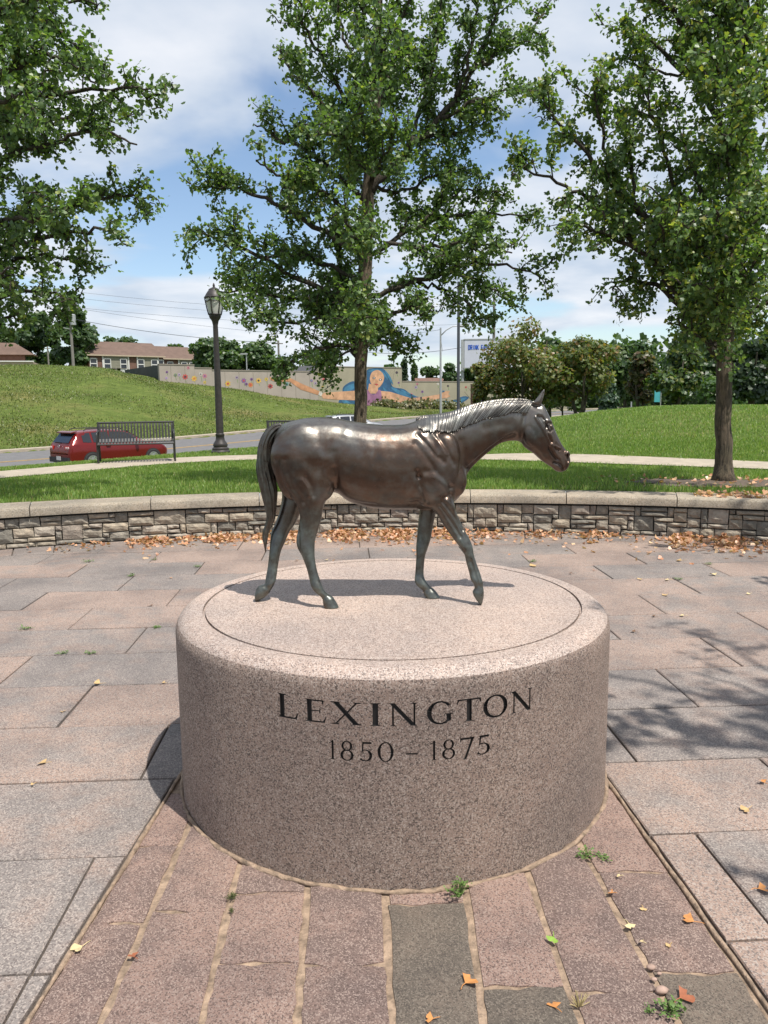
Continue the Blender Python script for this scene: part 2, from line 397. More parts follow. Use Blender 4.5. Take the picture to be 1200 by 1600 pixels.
kerb(RW - 0.02, 'kerb'); kerb(-0.43, 'kerb')

# footpath through the lawn
PATH = crom([(-13, 5.0), (-9.2, 10.4), (-7.0, 13.9), (-4.9, 16.7), (-2.6, 17.7), (0, 17.6), (2.4, 16.9), (6.75, 14.2), (9.6, 11.6), (13, 7)], 14)
PW = 0.72
def footpath():
    V = []; Fq = []; k = len(PATH)
    tang = np.gradient(PATH, axis=0); tang /= np.linalg.norm(tang, axis=1)[:, None]
    nor = np.stack([-tang[:, 1], tang[:, 0]], 1)
    for i in range(k):
        for o in (-PW, PW):
            p = PATH[i] + nor[i] * o; V.append((p[0], p[1], gz(*p) + 0.035))
    for i in range(k - 1): Fq.append((2 * i, 2 * i + 2, 2 * i + 3, 2 * i + 1))
    tag(np_mesh('footpath', V, Fq, M['concrete']), kind='structure')
footpath()
def path_dist(x, y):
    P = PATH[::3]; return np.sqrt(((x[:, None] - P[None, :, 0]) ** 2 + (y[:, None] - P[None, :, 1]) ** 2).min(1))

# ------------------------------------------------------------------ plaza: bed, paving slabs, band of split granite setts
PLX, PLY, PLR, PLH, PLG = 0.031, 3.325, 0.934, 0.772, 0.815
PHI, ROW0, DROW = 0.0523, 2.080, 0.5834
TV = np.array([math.cos(PHI), math.sin(PHI)]); NV = np.array([-math.sin(PHI), math.cos(PHI)])
bed = MB(); bed.lathe([(0.01, -0.016), (R_WALL + 0.3, -0.016)], 128, (PC.x, PC.y, 0), 0, False)
plaza = bed.build('plaza_pavement', M['bed']); tag(plaza, kind='structure')

def clip_poly(poly, n, d):
    """keep the part of a 2-D polygon with p.n <= d"""
    out = []
    for i in range(len(poly)):
        a, b = poly[i], poly[(i + 1) % len(poly)]; da, db = a @ n - d, b @ n - d
        if da <= 0: out.append(a)
        if da * db < 0: out.append(a + (b - a) * (da / (da - db)))
    return out
def uv(px, py):
    p = atZ(px, py, 0.0); q = np.array([p.x, p.y]); return q @ TV, q @ NV
# edges of the sett band (lines on the ground through two seen points)
def gl(p, q):
    a = atZ(*p, 0); b = atZ(*q, 0); return np.array([a.x, a.y]), np.array([b.x, b.y])
BL = gl((36, 1600), (272, 1222)); BR = gl((1196, 1560), (949, 1216))
def side(line, p):   # signed distance, + to the right of the line going away
    a, b = line; d = (b - a) / np.linalg.norm(b - a); return (p - a) @ np.array([d[1], -d[0]])
def line_n(line):
    a, b = line; d = (b - a) / np.linalg.norm(b - a); n = np.array([d[1], -d[0]]); return n, a @ n
nL, dL = line_n(BL); nR, dR = line_n(BR)
R_BAND = R_WALL - 0.42      # a curved stone border runs at the foot of the wall
seen = [(98, 1430), (1145, 1372), (1194, 1190), (243, 1172), (972, 1160), (117, 1103), (1060, 1076), (20, 1050), (1131, 1021), (202, 1012), (962, 992), (126, 966), (1179, 972),
        (55, 938), (270, 934), (1022, 946), (197, 910), (1085, 921), (122, 891), (946, 896), (390, 903), (311, 888), (1129, 894), (240, 872), (1000, 875), (892, 859), (70, 873), (575, 857), (482, 880)]
rowj = {}
for p in seen:
    u, v = uv(*p); rowj.setdefault(int(math.floor((v - ROW0) / DROW)), []).append(u)
circ_n = [np.array([math.cos(a), math.sin(a)]) for a in np.linspace(0, 2 * math.pi, 72, endpoint=False)]
def add_slab(name, poly, z0, z1, mat, parent, bev=0.006, tilt=0.0, rough=0.0):
    """one paver: bevelled top edge"""
    n = len(poly); c = sum(poly) / n
    P = [np.array(p) for p in poly]
    mb = MB(); tx, ty = rnd.uniform(-tilt, tilt), rnd.uniform(-tilt, tilt)
    def zt(p): return z1 + (p[0] - c[0]) * tx + (p[1] - c[1]) * ty
    inn = []
    for p in P:
        d = c - p; l = np.linalg.norm(d); inn.append(p + d / l * min(bev * 1.4, l * 0.3))
    vs = [(p[0], p[1], z0) for p in P] + [(p[0], p[1], zt(p) - bev) for p in P] + [(p[0], p[1], zt(p)) for p in inn]
    fs = [(i, (i + 1) % n, n + (i + 1) % n, n + i) for i in range(n)] + [(n + i, n + (i + 1) % n, 2 * n + (i + 1) % n, 2 * n + i) for i in range(n)] + [tuple(range(2 * n, 3 * n))]
    mb.add(vs, fs); return mb.build(name, mat, parent)
nslab = 0
for k in range(-1, 15):
    v0 = ROW0 + k * DROW; v1 = v0 + DROW
    js = sorted(rowj.get(k, []))
    ext = []
    if not js: js = [rnd.uniform(-0.6, 0.6) + (0.6 if k % 2 else 0)]
    full = [js[0]]
    for a in js[1:]:
        gap = a - full[-1]
        if gap < 0.35: continue
        nseg = max(1, round(gap / 1.35))
        st0 = full[-1]
        for q in range(1, nseg): full.append(st0 + gap * q / nseg + rnd.uniform(-0.15, 0.15))
        full.append(a)
    while full[-1] < 7.2: full.append(full[-1] + rnd.uniform(1.05, 1.6))
    while full[0] > -7.2: full.insert(0, full[0] - rnd.uniform(1.05, 1.6))
    for a, b in zip(full[:-1], full[1:]):
        if v0 > 3.5 and abs((a + b) / 2) > v1 * 0.62 + 1.2: continue
        g = 0.0055
        poly = [TV * (a + g) + NV * (v0 + g), TV * (b - g) + NV * (v0 + g), TV * (b - g) + NV * (v1 - g), TV * (a + g) + NV * (v1 - g)]
        for n_ in circ_n:
            poly = clip_poly(poly, n_, R_BAND - 0.01 + n_ @ np.array([PC.x, PC.y]))
            if len(poly) < 3: break
        if len(poly) < 3: continue
        if v0 < PLY - 0.1:
            cx = sum(poly) / len(poly)
            pieces = []
            l_ = clip_poly(poly, nL, dL - 0.012); r_ = clip_poly(poly, -nR, -(dR + 0.012))
            far_ = None
            if len(l_) >= 3: pieces.append(l_)
            if len(r_) >= 3: pieces.append(r_)
            if v1 > PLY + 0.05 and k == 2 and False: pieces.append(poly)
        else: pieces = [poly]
        for pc in pieces:
            ar = 0.5 * abs(sum(pc[i][0] * pc[(i + 1) % len(pc)][1] - pc[(i + 1) % len(pc)][0] * pc[i][1] for i in range(len(pc))))
            if ar < 0.004: continue
            add_slab('paving_slab', pc, -0.03, 0.0 + rnd.uniform(-0.003, 0.002), M['slab'], plaza, 0.005, 0.0022); nslab += 1
# curved border stones along the wall foot
for i in range(36):
    a0 = math.radians(48 + i * 84 / 36) + 0.0006; a1 = math.radians(48 + (i + 1) * 84 / 36) - 0.0006
    pts = [np.array([PC.x + (R_BAND + 0.004) * math.cos(a), PC.y + (R_BAND + 0.004) * math.sin(a)]) for a in np.linspace(a0, a1, 4)]
    pts += [np.array([PC.x + (R_WALL - 0.004) * math.cos(a), PC.y + (R_WALL - 0.004) * math.sin(a)]) for a in np.linspace(a1, a0, 4)]
    add_slab('border_slab', pts, -0.03, 0.002, M['slab'], plaza, 0.004, 0.001)

# split-granite band: sandy mortar bed 4 mm above the plaza bed, setts proud of it
def band():
    y0, y1 = 0.9, PLY - 0.02
    def xat(line, y): a, b = line; t = (y - a[1]) / (b[1] - a[1]); return a[0] + (b[0] - a[0]) * t
    mb = MB(); mb.add([(xat(BL, y0) - 0.004, y0, -0.0105), (xat(BR, y0) + 0.004, y0, -0.0105), (xat(BR, y1) + 0.004, y1, -0.0105), (xat(BL, y1) - 0.004, y1, -0.0105)], [(0, 1, 2, 3)])
    root = mb.build('mortar_bed', M['mortar'], plaza)
    # raised edge beads
    for line, s in ((BL, 1), (BR, -1)):
        e = MB(); pts = []
        for t in np.linspace(0, 1, 30):
            y = y0 + (y1 - y0) * t; pts.append((xat(line, y) + rnd.uniform(-0.003, 0.003) + s * 0.008, y, -0.004))
        e.tube(pts, [0.009 + rnd.uniform(-0.003, 0.002) for _ in pts], 6); e.build('mortar_joint', M['mortar'], plaza, True)
    xs1500 = [100, 200, 337, 472, 608, 744, 874, 1007, 1144]
    # each column edge runs from the seen point at y=1500 towards the plinth
    tops = [(272, 1222), (297, 1285), (372, 1357), (481, 1381), (602, 1389), (728, 1383), (823, 1358), (905, 1312), (949, 1216)]
    edges = [gl((a, 1500), t) for a, t in zip(xs1500, tops)]
    cross = [[1319, 1440, 1640], [1421, 1640], [1392, 1502, 1660], [1505, 1640], [1410, 1660], [1539, 1680], [1547, 1690], [1360, 1517, 1665]]
    grey = {(4, 1), (5, 1), (7, 2)}
    for c in range(8):
        Lx, Rx = edges[c], edges[c + 1]
        pxm = (xs1500[c] + xs1500[c + 1]) / 2
        ys = [PLY - 0.25] + [atZ(pxm + (pxm - 600) * (yy - 1500) / 880.0, yy, 0.0).y for yy in cross[c]] + [0.9]
        for r in range(len(ys) - 1):
            ya, yb = ys[r + 1], ys[r]
            if ya < 0.9 or yb - ya < 0.03: continue
            gp = 0.0115; gc = 0.004
            n = 7
            top, bot, lf, rt = [], [], [], []
            for i in range(n + 1):
                t = i / n
                jt = lambda s_: rnd.uniform(-s_, s_)
                y = ya + gc + (yb - ya - 2 * gc) * t
                lf.append((xat(Lx, y) + gp + jt(0.005), y)); rt.append((xat(Rx, y) - gp + jt(0.005), y))
            ph = rnd.uniform(0, 6)
            def wob(x): return 0.006 * math.sin(x * 23 + ph) + 0.004 * math.sin(x * 61 + 2 * ph) + 0.002 * math.sin(x * 170 + 3 * ph)
            g = []
            for i in range(n + 1):
                row = []
                for j in range(n + 1):
                    t = j / n; x = lf[i][0] * (1 - t) + rt[i][0] * t; y = lf[i][1]
                    if i in (0, n): y += wob(x)
                    edge = min(i, n - i, j, n - j)
                    z = 0.002 + (0.0 if edge else -0.0085) + 0.0045 * math.sin(x * 31 + ph) * math.sin(y * 27 + ph) * (1 if edge else 0) + rnd.uniform(-0.0012, 0.0012)
                    row.append((x, y, z))
                g.append(row)
            mb = MB(); vs = [p for row in g for p in row]; N = n + 1
            fs = [(i * N + j, i * N + j + 1, (i + 1) * N + j + 1, (i + 1) * N + j) for i in range(n) for j in range(n)]
            ring = [j for j in range(N)] + [i * N + n for i in range(1, N)] + [n * N + j for j in range(n - 1, -1, -1)] + [i * N for i in range(n - 1, 0, -1)]
            o = len(vs); vs += [(vs[q][0], vs[q][1], -0.02) for q in ring]; m_ = len(ring)
            fs += [(ring[q], o + q, o + (q + 1) % m_, ring[(q + 1) % m_]) for q in range(m_)]
            mb.add(vs, fs)
            mb.build('granite_sett', M['sett_grey'] if (c, r) in grey else M['sett'], plaza, True, True, 40)
    # mortar bead hugging the plinth foot, in front
    e = MB(); pts = []
    for a in np.linspace(math.radians(183), math.radians(357), 60):
        rr_ = PLR + 0.007 + rnd.uniform(-0.003, 0.003); pts.append((PLX + rr_ * math.cos(a), PLY + rr_ * math.sin(a), 0.0))
    e.tube(pts, [0.010 + rnd.uniform(-0.004, 0.003) for _ in pts], 6); e.build('mortar_joint', M['mortar'], plaza, True)
band()

# ------------------------------------------------------------------ curved seat wall: core, ledge stones, cap stones
W_TOP, CAP_T = 0.355, 0.115
seat_wall = thing('seat_wall', 'low curved wall of grey ledge stones with a tan stone cap round the plaza', 'wall', (PC.x, PC.y, 0))
def arc_block(r0, r1, a0, a1, z0, z1, n, bev=0.0):
    """closed curved block (origin = plaza centre)"""
    mb = MB(); prof = [(r0, z0), (r0, z1 - bev), (r0 + bev * 0.35, z1 - bev * 0.35), (r0 + bev, z1), (r1, z1), (r1, z0)] if bev else [(r0, z0), (r0, z1), (r1, z1), (r1, z0)]
    k = len(prof); vs = []
    for a in np.linspace(a0, a1, n): vs += [(r * math.cos(a), r * math.sin(a), z) for r, z in prof]
    fs = [(i * k + j, i * k + (j + 1) % k, (i + 1) * k + (j + 1) % k, (i + 1) * k + j) for i in range(n - 1) for j in range(k)]
    fs += [tuple(range(k))[::-1], tuple((n - 1) * k + j for j in range(k))]
    mb.add(vs, fs); return mb
arc_block(R_WALL + 0.07, R_BACK - 0.05, math.radians(20), math.radians(160), -0.02, W_TOP, 90).build('wall_core', M['core'], seat_wall)
capj = []
for px in (45, 235, 405, 575, 735, 885, 1058):
    d = ray(px, 780); a = np.roots([d.x ** 2 + d.y ** 2, 2 * (d.y * (0 - PC.y)), PC.y ** 2 - (R_WALL) ** 2]).max()
    capj.append(math.atan2(d.y * a - PC.y, d.x * a))
capj.sort(); stepa = (capj[-1] - capj[0]) / 6
while capj[0] > math.radians(38): capj.insert(0, capj[0] - stepa)
while capj[-1] < math.radians(142): capj.append(capj[-1] + stepa)
for a0, a1 in zip(capj[:-1], capj[1:]):
    o = arc_block(R_WALL - 0.035, R_BACK, a0 + 0.0005, a1 - 0.0005, W_TOP + 0.012, W_TOP + CAP_T + rnd.uniform(-0.003, 0.003), 9, 0.028).build('cap_stone', M['cap'], seat_wall, True, True, 35)
def ledge():
    U, H = 0.074, 0.0575; NH = 6; a0, a1 = math.radians(52), math.radians(128)
    nu = int((a1 - a0) * R_WALL / U); occ = np.zeros((nu, NH), bool)
    rects = []
    for _ in range(int(nu * 2.2)):          # big blocks first, scattered
        w = rnd.choice([2, 3, 3, 4, 4]); h = rnd.choice([1, 2, 2, 2, 3]); i = rnd.randrange(0, nu - w); j = rnd.randrange(0, NH - h + 1)
        if occ[i:i + w, j:j + h].any(): continue
        occ[i:i + w, j:j + h] = True; rects.append((i, j, w, h))
    for i in range(nu):
        for j in range(NH):
            if occ[i, j]: continue
            w = rnd.choice([2, 2, 3, 3, 4, 4, 5, 5]); h = rnd.choice([1, 2, 2, 2, 2, 3, 3])
            if NH - j - h == 1 and rnd.random() < .6: h += 1
            h = min(h, NH - j); w = min(w, nu - i)
            while h > 1 and occ[i, j:j + h].any(): h -= 1
            ww = 1
            while ww < w and not occ[i + ww, j:j + h].any(): ww += 1
            occ[i:i + ww, j:j + h] = True; rects.append((i, j, ww, h))
    def stone(rect):
        i, j, w, h = rect
        s0, s1, z0, z1 = i * U, (i + w) * U, j * H, (j + h) * H
        g = 0.006
        c = [(s0 + g + rnd.uniform(-.006, .004), z0 + g + rnd.uniform(-.004, .004)), (s1 - g + rnd.uniform(-.004, .006), z0 + g + rnd.uniform(-.004, .004)),
             (s1 - g + rnd.uniform(-.004, .006), z1 - g + rnd.uniform(-.004, .004)), (s0 + g + rnd.uniform(-.006, .004), z1 - g + rnd.uniform(-.004, .004))]
        pr = rnd.uniform(-0.012, 0.018); nx, nz = (5, 3) if w > 3 else (3, 3)
        mb = MB(); vs = []; sk = rnd.uniform(-0.012, 0.012)
        def P(s, z, dep):
            a = a0 + s / R_WALL; r = R_WALL + dep; return (r * math.cos(a), r * math.sin(a), max(z, -0.005))
        for b in range(nz + 1):
            for a in range(nx + 1):
                u, v = a / nx, b / nz
                s = (c[0][0] * (1 - u) + c[1][0] * u) * (1 - v) + (c[3][0] * (1 - u) + c[2][0] * u) * v
                z = (c[0][1] * (1 - u) + c[1][1] * u) * (1 - v) + (c[3][1] * (1 - u) + c[2][1] * u) * v
                ed = a in (0, nx) or b in (0, nz)
                dep = -pr + (0.013 + rnd.uniform(0, 0.006) if ed else rnd.uniform(-0.009, 0.004)) + sk * (u - .5)
                vs.append(P(s, z, dep))
        N = nx + 1; fs = [(b * N + a, b * N + a + 1, (b + 1) * N + a + 1, (b + 1) * N + a) for b in range(nz) for a in range(nx)]
        ring = list(range(N)) + [b * N + nx for b in range(1, nz + 1)] + [nz * N + a for a in range(nx - 1, -1, -1)] + [b * N for b in range(nz - 1, 0, -1)]
        o = len(vs); m_ = len(ring)
        for q in ring:
            v_ = Vector((vs[q][0], vs[q][1], 0)); v2 = v_.normalized() * (R_WALL + 0.09); vs.append((v2.x, v2.y, vs[q][2]))
        fs += [(ring[q], o + q, o + (q + 1) % m_, ring[(q + 1) % m_]) for q in range(m_)]
        mb.add(vs, fs); return mb
    ca = math.radians(90)
    rects.sort(key=lambda r: (abs(a0 + (r[0] + r[2] / 2) * U / R_WALL - ca) // 0.02))
    rest = MB()
    vis = [r for r in rects if abs(a0 + (r[0] + r[2] / 2) * U / R_WALL - ca) < math.radians(25.5)]
    vis.sort(key=lambda r: -r[2] * r[3]); vis = set(vis[:298])
    for r in rects:
        mb = stone(r)
        if r in vis: mb.build('wall_stone', M['stone'], seat_wall)
        else: rest.add(mb.v, mb.f)
    o = rest.build('small_wall_stones', M['stone'], seat_wall); o['kind'] = 'stuff'
    return len(vis), len(rects)
print('slabs', nslab, 'stones', ledge())

# ------------------------------------------------------------------ granite plinth with engraved lettering
def glyph_polys():
    """roman capitals and figures in a unit-high box: lists of convex polygons, and widths"""
    G = {}
    T, t, s = 0.168, 0.064, 0.038          # thick stroke, thin stroke, serif thickness
    def q(*p): return [tuple(x) for x in p]
    def vst(x, y0=0.0, y1=1.0, w=T, sb=True, st_=True, sw=0.11):
        o = [q((x - w / 2, y0), (x + w / 2, y0), (x + w / 2, y1), (x - w / 2, y1))]
        if sb: o.append(q((x - w / 2 - sw, y0), (x + w / 2 + sw, y0), (x + w / 2, y0 + s * 1.5), (x - w / 2, y0 + s * 1.5)))
        if st_: o.append(q((x - w / 2 - sw, y1), (x - w / 2, y1 - s * 1.5), (x + w / 2, y1 - s * 1.5), (x + w / 2 + sw, y1)))
        return o
    def diag(x0, y0, x1, y1, w):
        return q((x0 - w / 2, y0), (x0 + w / 2, y0), (x1 + w / 2, y1), (x1 - w / 2, y1))
    def serif(x, y, w, up):
        return q((x - w / 2, y), (x + w / 2, y), (x + w * .28, y + (s * 1.4 if up else -s * 1.4)), (x - w * .28, y + (s * 1.4 if up else -s * 1.4)))
    def bowl(cx, cy, rx, ry, a0, a1, thick=T, thin=t, n=14, rot=0.0):
        o = []
        A = np.linspace(math.radians(a0), math.radians(a1), n)
        def pt(a, inn):
            w = thin + (thick - thin) * abs(math.cos(a - rot)) ** 1.5
            k = w if inn else 0.0
            return (cx + (rx - k) * math.cos(a), cy + (ry - min(k, thin + (thick - thin) * abs(math.cos(a - rot)) ** 1.5 * .8)) * math.sin(a))
        for a, b in zip(A[:-1], A[1:]):
            o.append(q(pt(a, False), pt(b, False), pt(b, True), pt(a, True)))
        return o
    G['L'] = (vst(0.2) + [q((0.1, 0), (0.74, 0), (0.74, t), (0.1, t)), q((0.66, t - .01), (0.74, t - .01), (0.80, 0.27), (0.775, 0.27))], 0.84)
    G['E'] = (vst(0.2) + [q((0.1, 0), (0.74, 0), (0.74, t), (0.1, t)), q((0.66, t - .01), (0.74, t - .01), (0.79, 0.25), (0.765, 0.25)), q((0.2, 1 - t), (0.70, 1 - t), (0.70, 1), (0.2, 1)),
              q((0.67, 0.79), (0.69, 0.79), (0.70, 1), (0.63, 1)), q((0.2, 0.49), (0.58, 0.49), (0.58, 0.54), (0.2, 0.54)), q((0.55, 0.40), (0.585, 0.40), (0.585, 0.63), (0.55, 0.63))], 0.84)
    G['X'] = ([diag(0.16, 1, 0.80, 0, 0.18), diag(0.82, 1, 0.15, 0, 0.062), serif(0.16, 1, .36, False), serif(0.82, 1, .28, False), serif(0.80, 0, .36, True), serif(0.15, 0, .28, True)], 0.97)
    G['I'] = (vst(0.2), 0.40)
    G['N'] = (vst(0.17, 0, 1, 0.06, True, False, .10) + vst(0.88, 0, 1, 0.06, False, True, .10) + [diag(0.14, 1, 0.86, 0, 0.18), q((0.0, 1), (0.2, 1), (0.2, 1 - s), (0.07, 1 - s))], 1.04)
    G['G'] = (bowl(0.52, 0.5, 0.48, 0.52, 42, 318) + [q((0.74, 0.07), (0.90, 0.13), (0.90, 0.42), (0.74, 0.42)), q((0.63, 0.41), (1.0, 0.41), (0.93, 0.455), (0.70, 0.455)), q((0.86, 0.72), (0.885, 0.72), (0.885, 0.98), (0.86, 0.88))], 1.0)
    G['T'] = (vst(0.42, 0, 1, T, True, False) + [q((0.02, 1 - t), (0.82, 1 - t), (0.82, 1), (0.02, 1)), q((0.0, 0.78), (0.025, 0.78), (0.09, 1), (0.02, 1)), q((0.815, 0.78), (0.84, 0.78), (0.82, 1), (0.75, 1))], 0.84)
    G['O'] = (bowl(0.50, 0.5, 0.50, 0.52, 0, 360, T, t, 30, 0.18), 1.0)
    G['1'] = (vst(0.22, 0, 1, 0.12, True, False, .10) + [q((0.0, 0.84), (0.02, 0.81), (0.17, 0.88), (0.26, 1.0))], 0.42)
    G['8'] = (bowl(0.31, 0.75, 0.24, 0.26, 0, 360, 0.10, 0.05, 22) + bowl(0.31, 0.27, 0.29, 0.29, 0, 360, 0.11, 0.05, 24), 0.62)
    G['5'] = (bowl(0.26, 0.31, 0.29, 0.31, -140, 112, 0.12, 0.05, 18) + [q((0.13, 0.50), (0.18, 0.50), (0.22, 0.99), (0.16, 0.99)), q((0.16, 0.90), (0.50, 0.90), (0.53, 1.0), (0.16, 1.0))], 0.56)
    G['0'] = (bowl(0.31, 0.5, 0.31, 0.51, 0, 360, 0.115, 0.045, 26), 0.62)
    G['7'] = ([q((0.02, 0.90), (0.58, 0.90), (0.58, 1.0), (0.0, 1.0)), q((0.0, 0.78), (0.03, 0.78), (0.08, 1.0), (0.0, 1.0)), diag(0.51, 0.95, 0.20, -0.12, 0.10)], 0.58)
    G['-'] = ([q((0, 0.36), (0.40, 0.36), (0.40, 0.43), (0, 0.43))], 0.40)
    return G
def cyl_hit(px, py):
    d = ray(px, py); a = d.x ** 2 + d.y ** 2; b = 2 * (d.x * (-PLX) + d.y * (-PLY)); c = PLX ** 2 + PLY ** 2 - PLR ** 2
    t = (-b - math.sqrt(b * b - 4 * a * c)) / (2 * a); p = EYE + d * t
    return math.atan2(p.y - PLY, p.x - PLX), p.z
def plinth():
    root = thing('granite_plinth', 'round pink granite plinth carved LEXINGTON 1850 - 1875 under the bronze horse', 'plinth', (PLX, PLY, 0))
    fr = 0.070; prof = [(0.02, 0.0), (PLR, 0.0)] + [(PLR, z) for z in np.linspace(0.05, PLH - fr, 10)]
    prof += [(PLR - fr + fr * math.cos(a), PLH - fr + fr * math.sin(a)) for a in np.linspace(0, math.pi / 2, 9)[1:]]
    prof += [(PLG + 0.0052, PLH), (PLG + 0.004, PLH - 0.010), (PLG - 0.004, PLH - 0.010), (PLG - 0.0052, PLH), (0.45, PLH), (0.02, PLH)]
    mb = MB(); mb.lathe(prof, 192)
    body = mb.build('drum', [M['plinth'], M['engrave'], M['honed_sunlit']], root, True, True, 30)
    for p in body.data.polygons:
        if p.normal.z > 0.60: p.material_index = 2  # upward faces take the honed colour with sunlight painted in
    G = glyph_polys(); cut = MB()
    lay = [('L', 433, 468, 1087, 1126), ('E', 475, 512, 1094.5, 1129.5), ('X', 516, 566, 1096.5, 1133.5), ('I', 576, 597, 1098.5, 1135), ('N', 606, 655, 1098, 1135), ('G', 665, 709, 1096, 1133), ('T', 714, 752, 1092, 1128), ('O', 755, 793, 1085.5, 1123.5), ('N', 797, 833, 1077, 1114),
           ('1', 514, 525, 1156, 1186), ('8', 531, 553, 1157.5, 1188), ('5', 560, 582, 1158.5, 1189), ('0', 590, 615, 1159.5, 1190.5), ('-', 634, 653, 1160, 1190), ('1', 672, 684, 1157.5, 1187), ('8', 690, 712, 1154.5, 1185), ('7', 719, 741, 1152, 1182), ('5', 743, 766, 1148.5, 1178.5)]
    zc = [cyl_hit(612, 1099)[1], cyl_hit(612, 1134.5)[1]]; zd = [cyl_hit(620, 1160)[1], cyl_hit(620, 1190.5)[1]]
    for ch, xl, xr, yt, yb in lay:
        polys, w = G[ch]
        z1, z0 = zc if ch.isalpha() else zd
        if (ch == 'L'): z1 += 0.006
        ym = (yt + yb) / 2; al = cyl_hit(xl, ym)[0]; ar = cyl_hit(xr, ym)[0]
        for p in polys:
            # densify each edge a little so the strokes follow the curve
            pts = []
            for i in range(len(p)):
                a, b = p[i], p[(i + 1) % len(p)]
                for tq in (0.0, 0.5): pts.append((a[0] + (b[0] - a[0]) * tq, a[1] + (b[1] - a[1]) * tq))
            def at(r): return [(r * math.cos(al + (ar - al) * x / w), r * math.sin(al + (ar - al) * x / w), z0 + (z1 - z0) * y) for x, y in pts]
            inn, out = at(PLR - 0.009), at(PLR + 0.012); n = len(pts)
            cut.add(inn + out, [tuple(range(n)), tuple(range(n, 2 * n))[::-1]] + [(i, n + i, n + (i + 1) % n, (i + 1) % n) for i in range(n)], 0)
    co = cut.build('letter_cutter', [M['engrave']]); co.location = root.location
    md = body.modifiers.new('engrave', 'BOOLEAN'); md.operation = 'DIFFERENCE'; md.object = co; md.solver = 'EXACT'; md.use_self = True
    try: md.material_mode = 'TRANSFER'
    except Exception: pass
    bpy.context.view_layer.update()
    dg = bpy.context.evaluated_depsgraph_get(); me = bpy.data.meshes.new_from_object(body.evaluated_get(dg))
    body.modifiers.clear(); old = body.data; body.data = me
    bpy.data.objects.remove(co, do_unlink=True)
    print('plinth faces', len(me.polygons), [mm.name for mm in me.materials])
    return root
plinth()
# ================================================================== BRONZE HORSE
def bronze():
    mt, nt, b = new_mat('patinated_bronze'); co = geoco(nt); L = nt.links.new
    at = nt.nodes.new('ShaderNodeAttribute'); at.attribute_name = 'patina'; aw = nt.nodes.new('ShaderNodeAttribute'); aw.attribute_name = 'sky_sheen'
    n1 = noise(nt, 6.0, 6, 0.6, co, 0.3); n2 = noise(nt, 28, 5, 0.65, co)
    base = ramp(nt, n1.outputs[0], [(0.32, (0.062, 0.055, 0.050)), (0.5, (0.105, 0.068, 0.050)), (0.68, (0.135, 0.122, 0.112))]).outputs[0]
    green = ramp(nt, n2.outputs[0], [(0.3, (0.07, 0.082, 0.077)), (0.7, (0.185, 0.22, 0.20))]).outputs[0]
    f = nt.nodes.new('ShaderNodeMath'); f.operation = 'MULTIPLY_ADD'; L(n2.outputs[0], f.inputs[0]); f.inputs[1].default_value = 0.7
    ad = nt.nodes.new('ShaderNodeMath'); ad.operation = 'SUBTRACT'; L(at.outputs['Fac'], ad.inputs[0]); ad.inputs[1].default_value = 0.35
    L(ad.outputs[0], f.inputs[2]); f.use_clamp = True
    c = mixc(nt, f.outputs[0], base, green)
    c = mixc(nt, aw.outputs['Fac'], c, (0.30, 0.285, 0.27))  # silver lift: sky reflection painted into the upper back's colour, mane lightened alike
    L(c, b.inputs['Base Color']); b.inputs['Metallic'].default_value = 0.82
    rr = ramp(nt, n2.outputs[0], [(0.3, (0.26,) * 3), (0.7, (0.42,) * 3)]).outputs[0]; L(rr, b.inputs['Roughness'])
    n3 = noise(nt, 9, 5, 0.55, co); pv = bump(nt, b, n3.outputs[0], 0.10, 0.02); bump(nt, b, n2.outputs[0], 0.10, 0.005, pv)
    return mt
M['bronze'] = bronze()
HY = 3.335          # depth of the horse's mid plane
Z0 = PLH
def on_plinth_Y(px, py): return atZ(px, py, Z0).y
def loft(mb, st, Y, ns=5, seg=20, ex=2.0, cap=True):
    """st: rows (ux,uy, lx,ly, yc, hw) - two outline points in the photograph, their sideways offset and half width"""
    S = crom(st, ns) if ns > 1 else np.array(st, float)
    vs = []; k = len(S)
    for ux, uy, lx, ly, yc, hw in S:
        a = np.array(atY(ux, uy, Y + yc)); b = np.array(atY(lx, ly, Y + yc)); c = (a + b) / 2; h = (a - b) / 2
        for j in range(seg):
            t = 2 * math.pi * j / seg; ca, sa = math.cos(t), math.sin(t)
            ca = math.copysign(abs(ca) ** (2 / ex), ca); sa = math.copysign(abs(sa) ** (2 / ex), sa)
            vs.append(c + h * ca + np.array([0, max(hw, 0.001) * sa, 0]))
    fs = [(i * seg + j, i * seg + (j + 1) % seg, (i + 1) * seg + (j + 1) % seg, (i + 1) * seg + j) for i in range(k - 1) for j in range(seg)]
    if cap: fs += [tuple(range(seg))[::-1], tuple((k - 1) * seg + j for j in range(seg))]
    mb.add(vs, fs)
def ellipsoid(mb, c, ax, n=12):
    vs = []; fs = []; c = np.array(c)
    for i in range(n + 1):
        p = math.pi * i / n
        for j in range(2 * n):
            t = math.pi * j / n
            v = np.array([math.sin(p) * math.cos(t), math.sin(p) * math.sin(t), math.cos(p)])
            vs.append(c + ax[0] * v[0] + ax[1] * v[1] + ax[2] * v[2])
    m_ = 2 * n
    fs = [(i * m_ + j, i * m_ + (j + 1) % m_, (i + 1) * m_ + (j + 1) % m_, (i + 1) * m_ + j) for i in range(n) for j in range(m_)]
    mb.add(vs, fs)
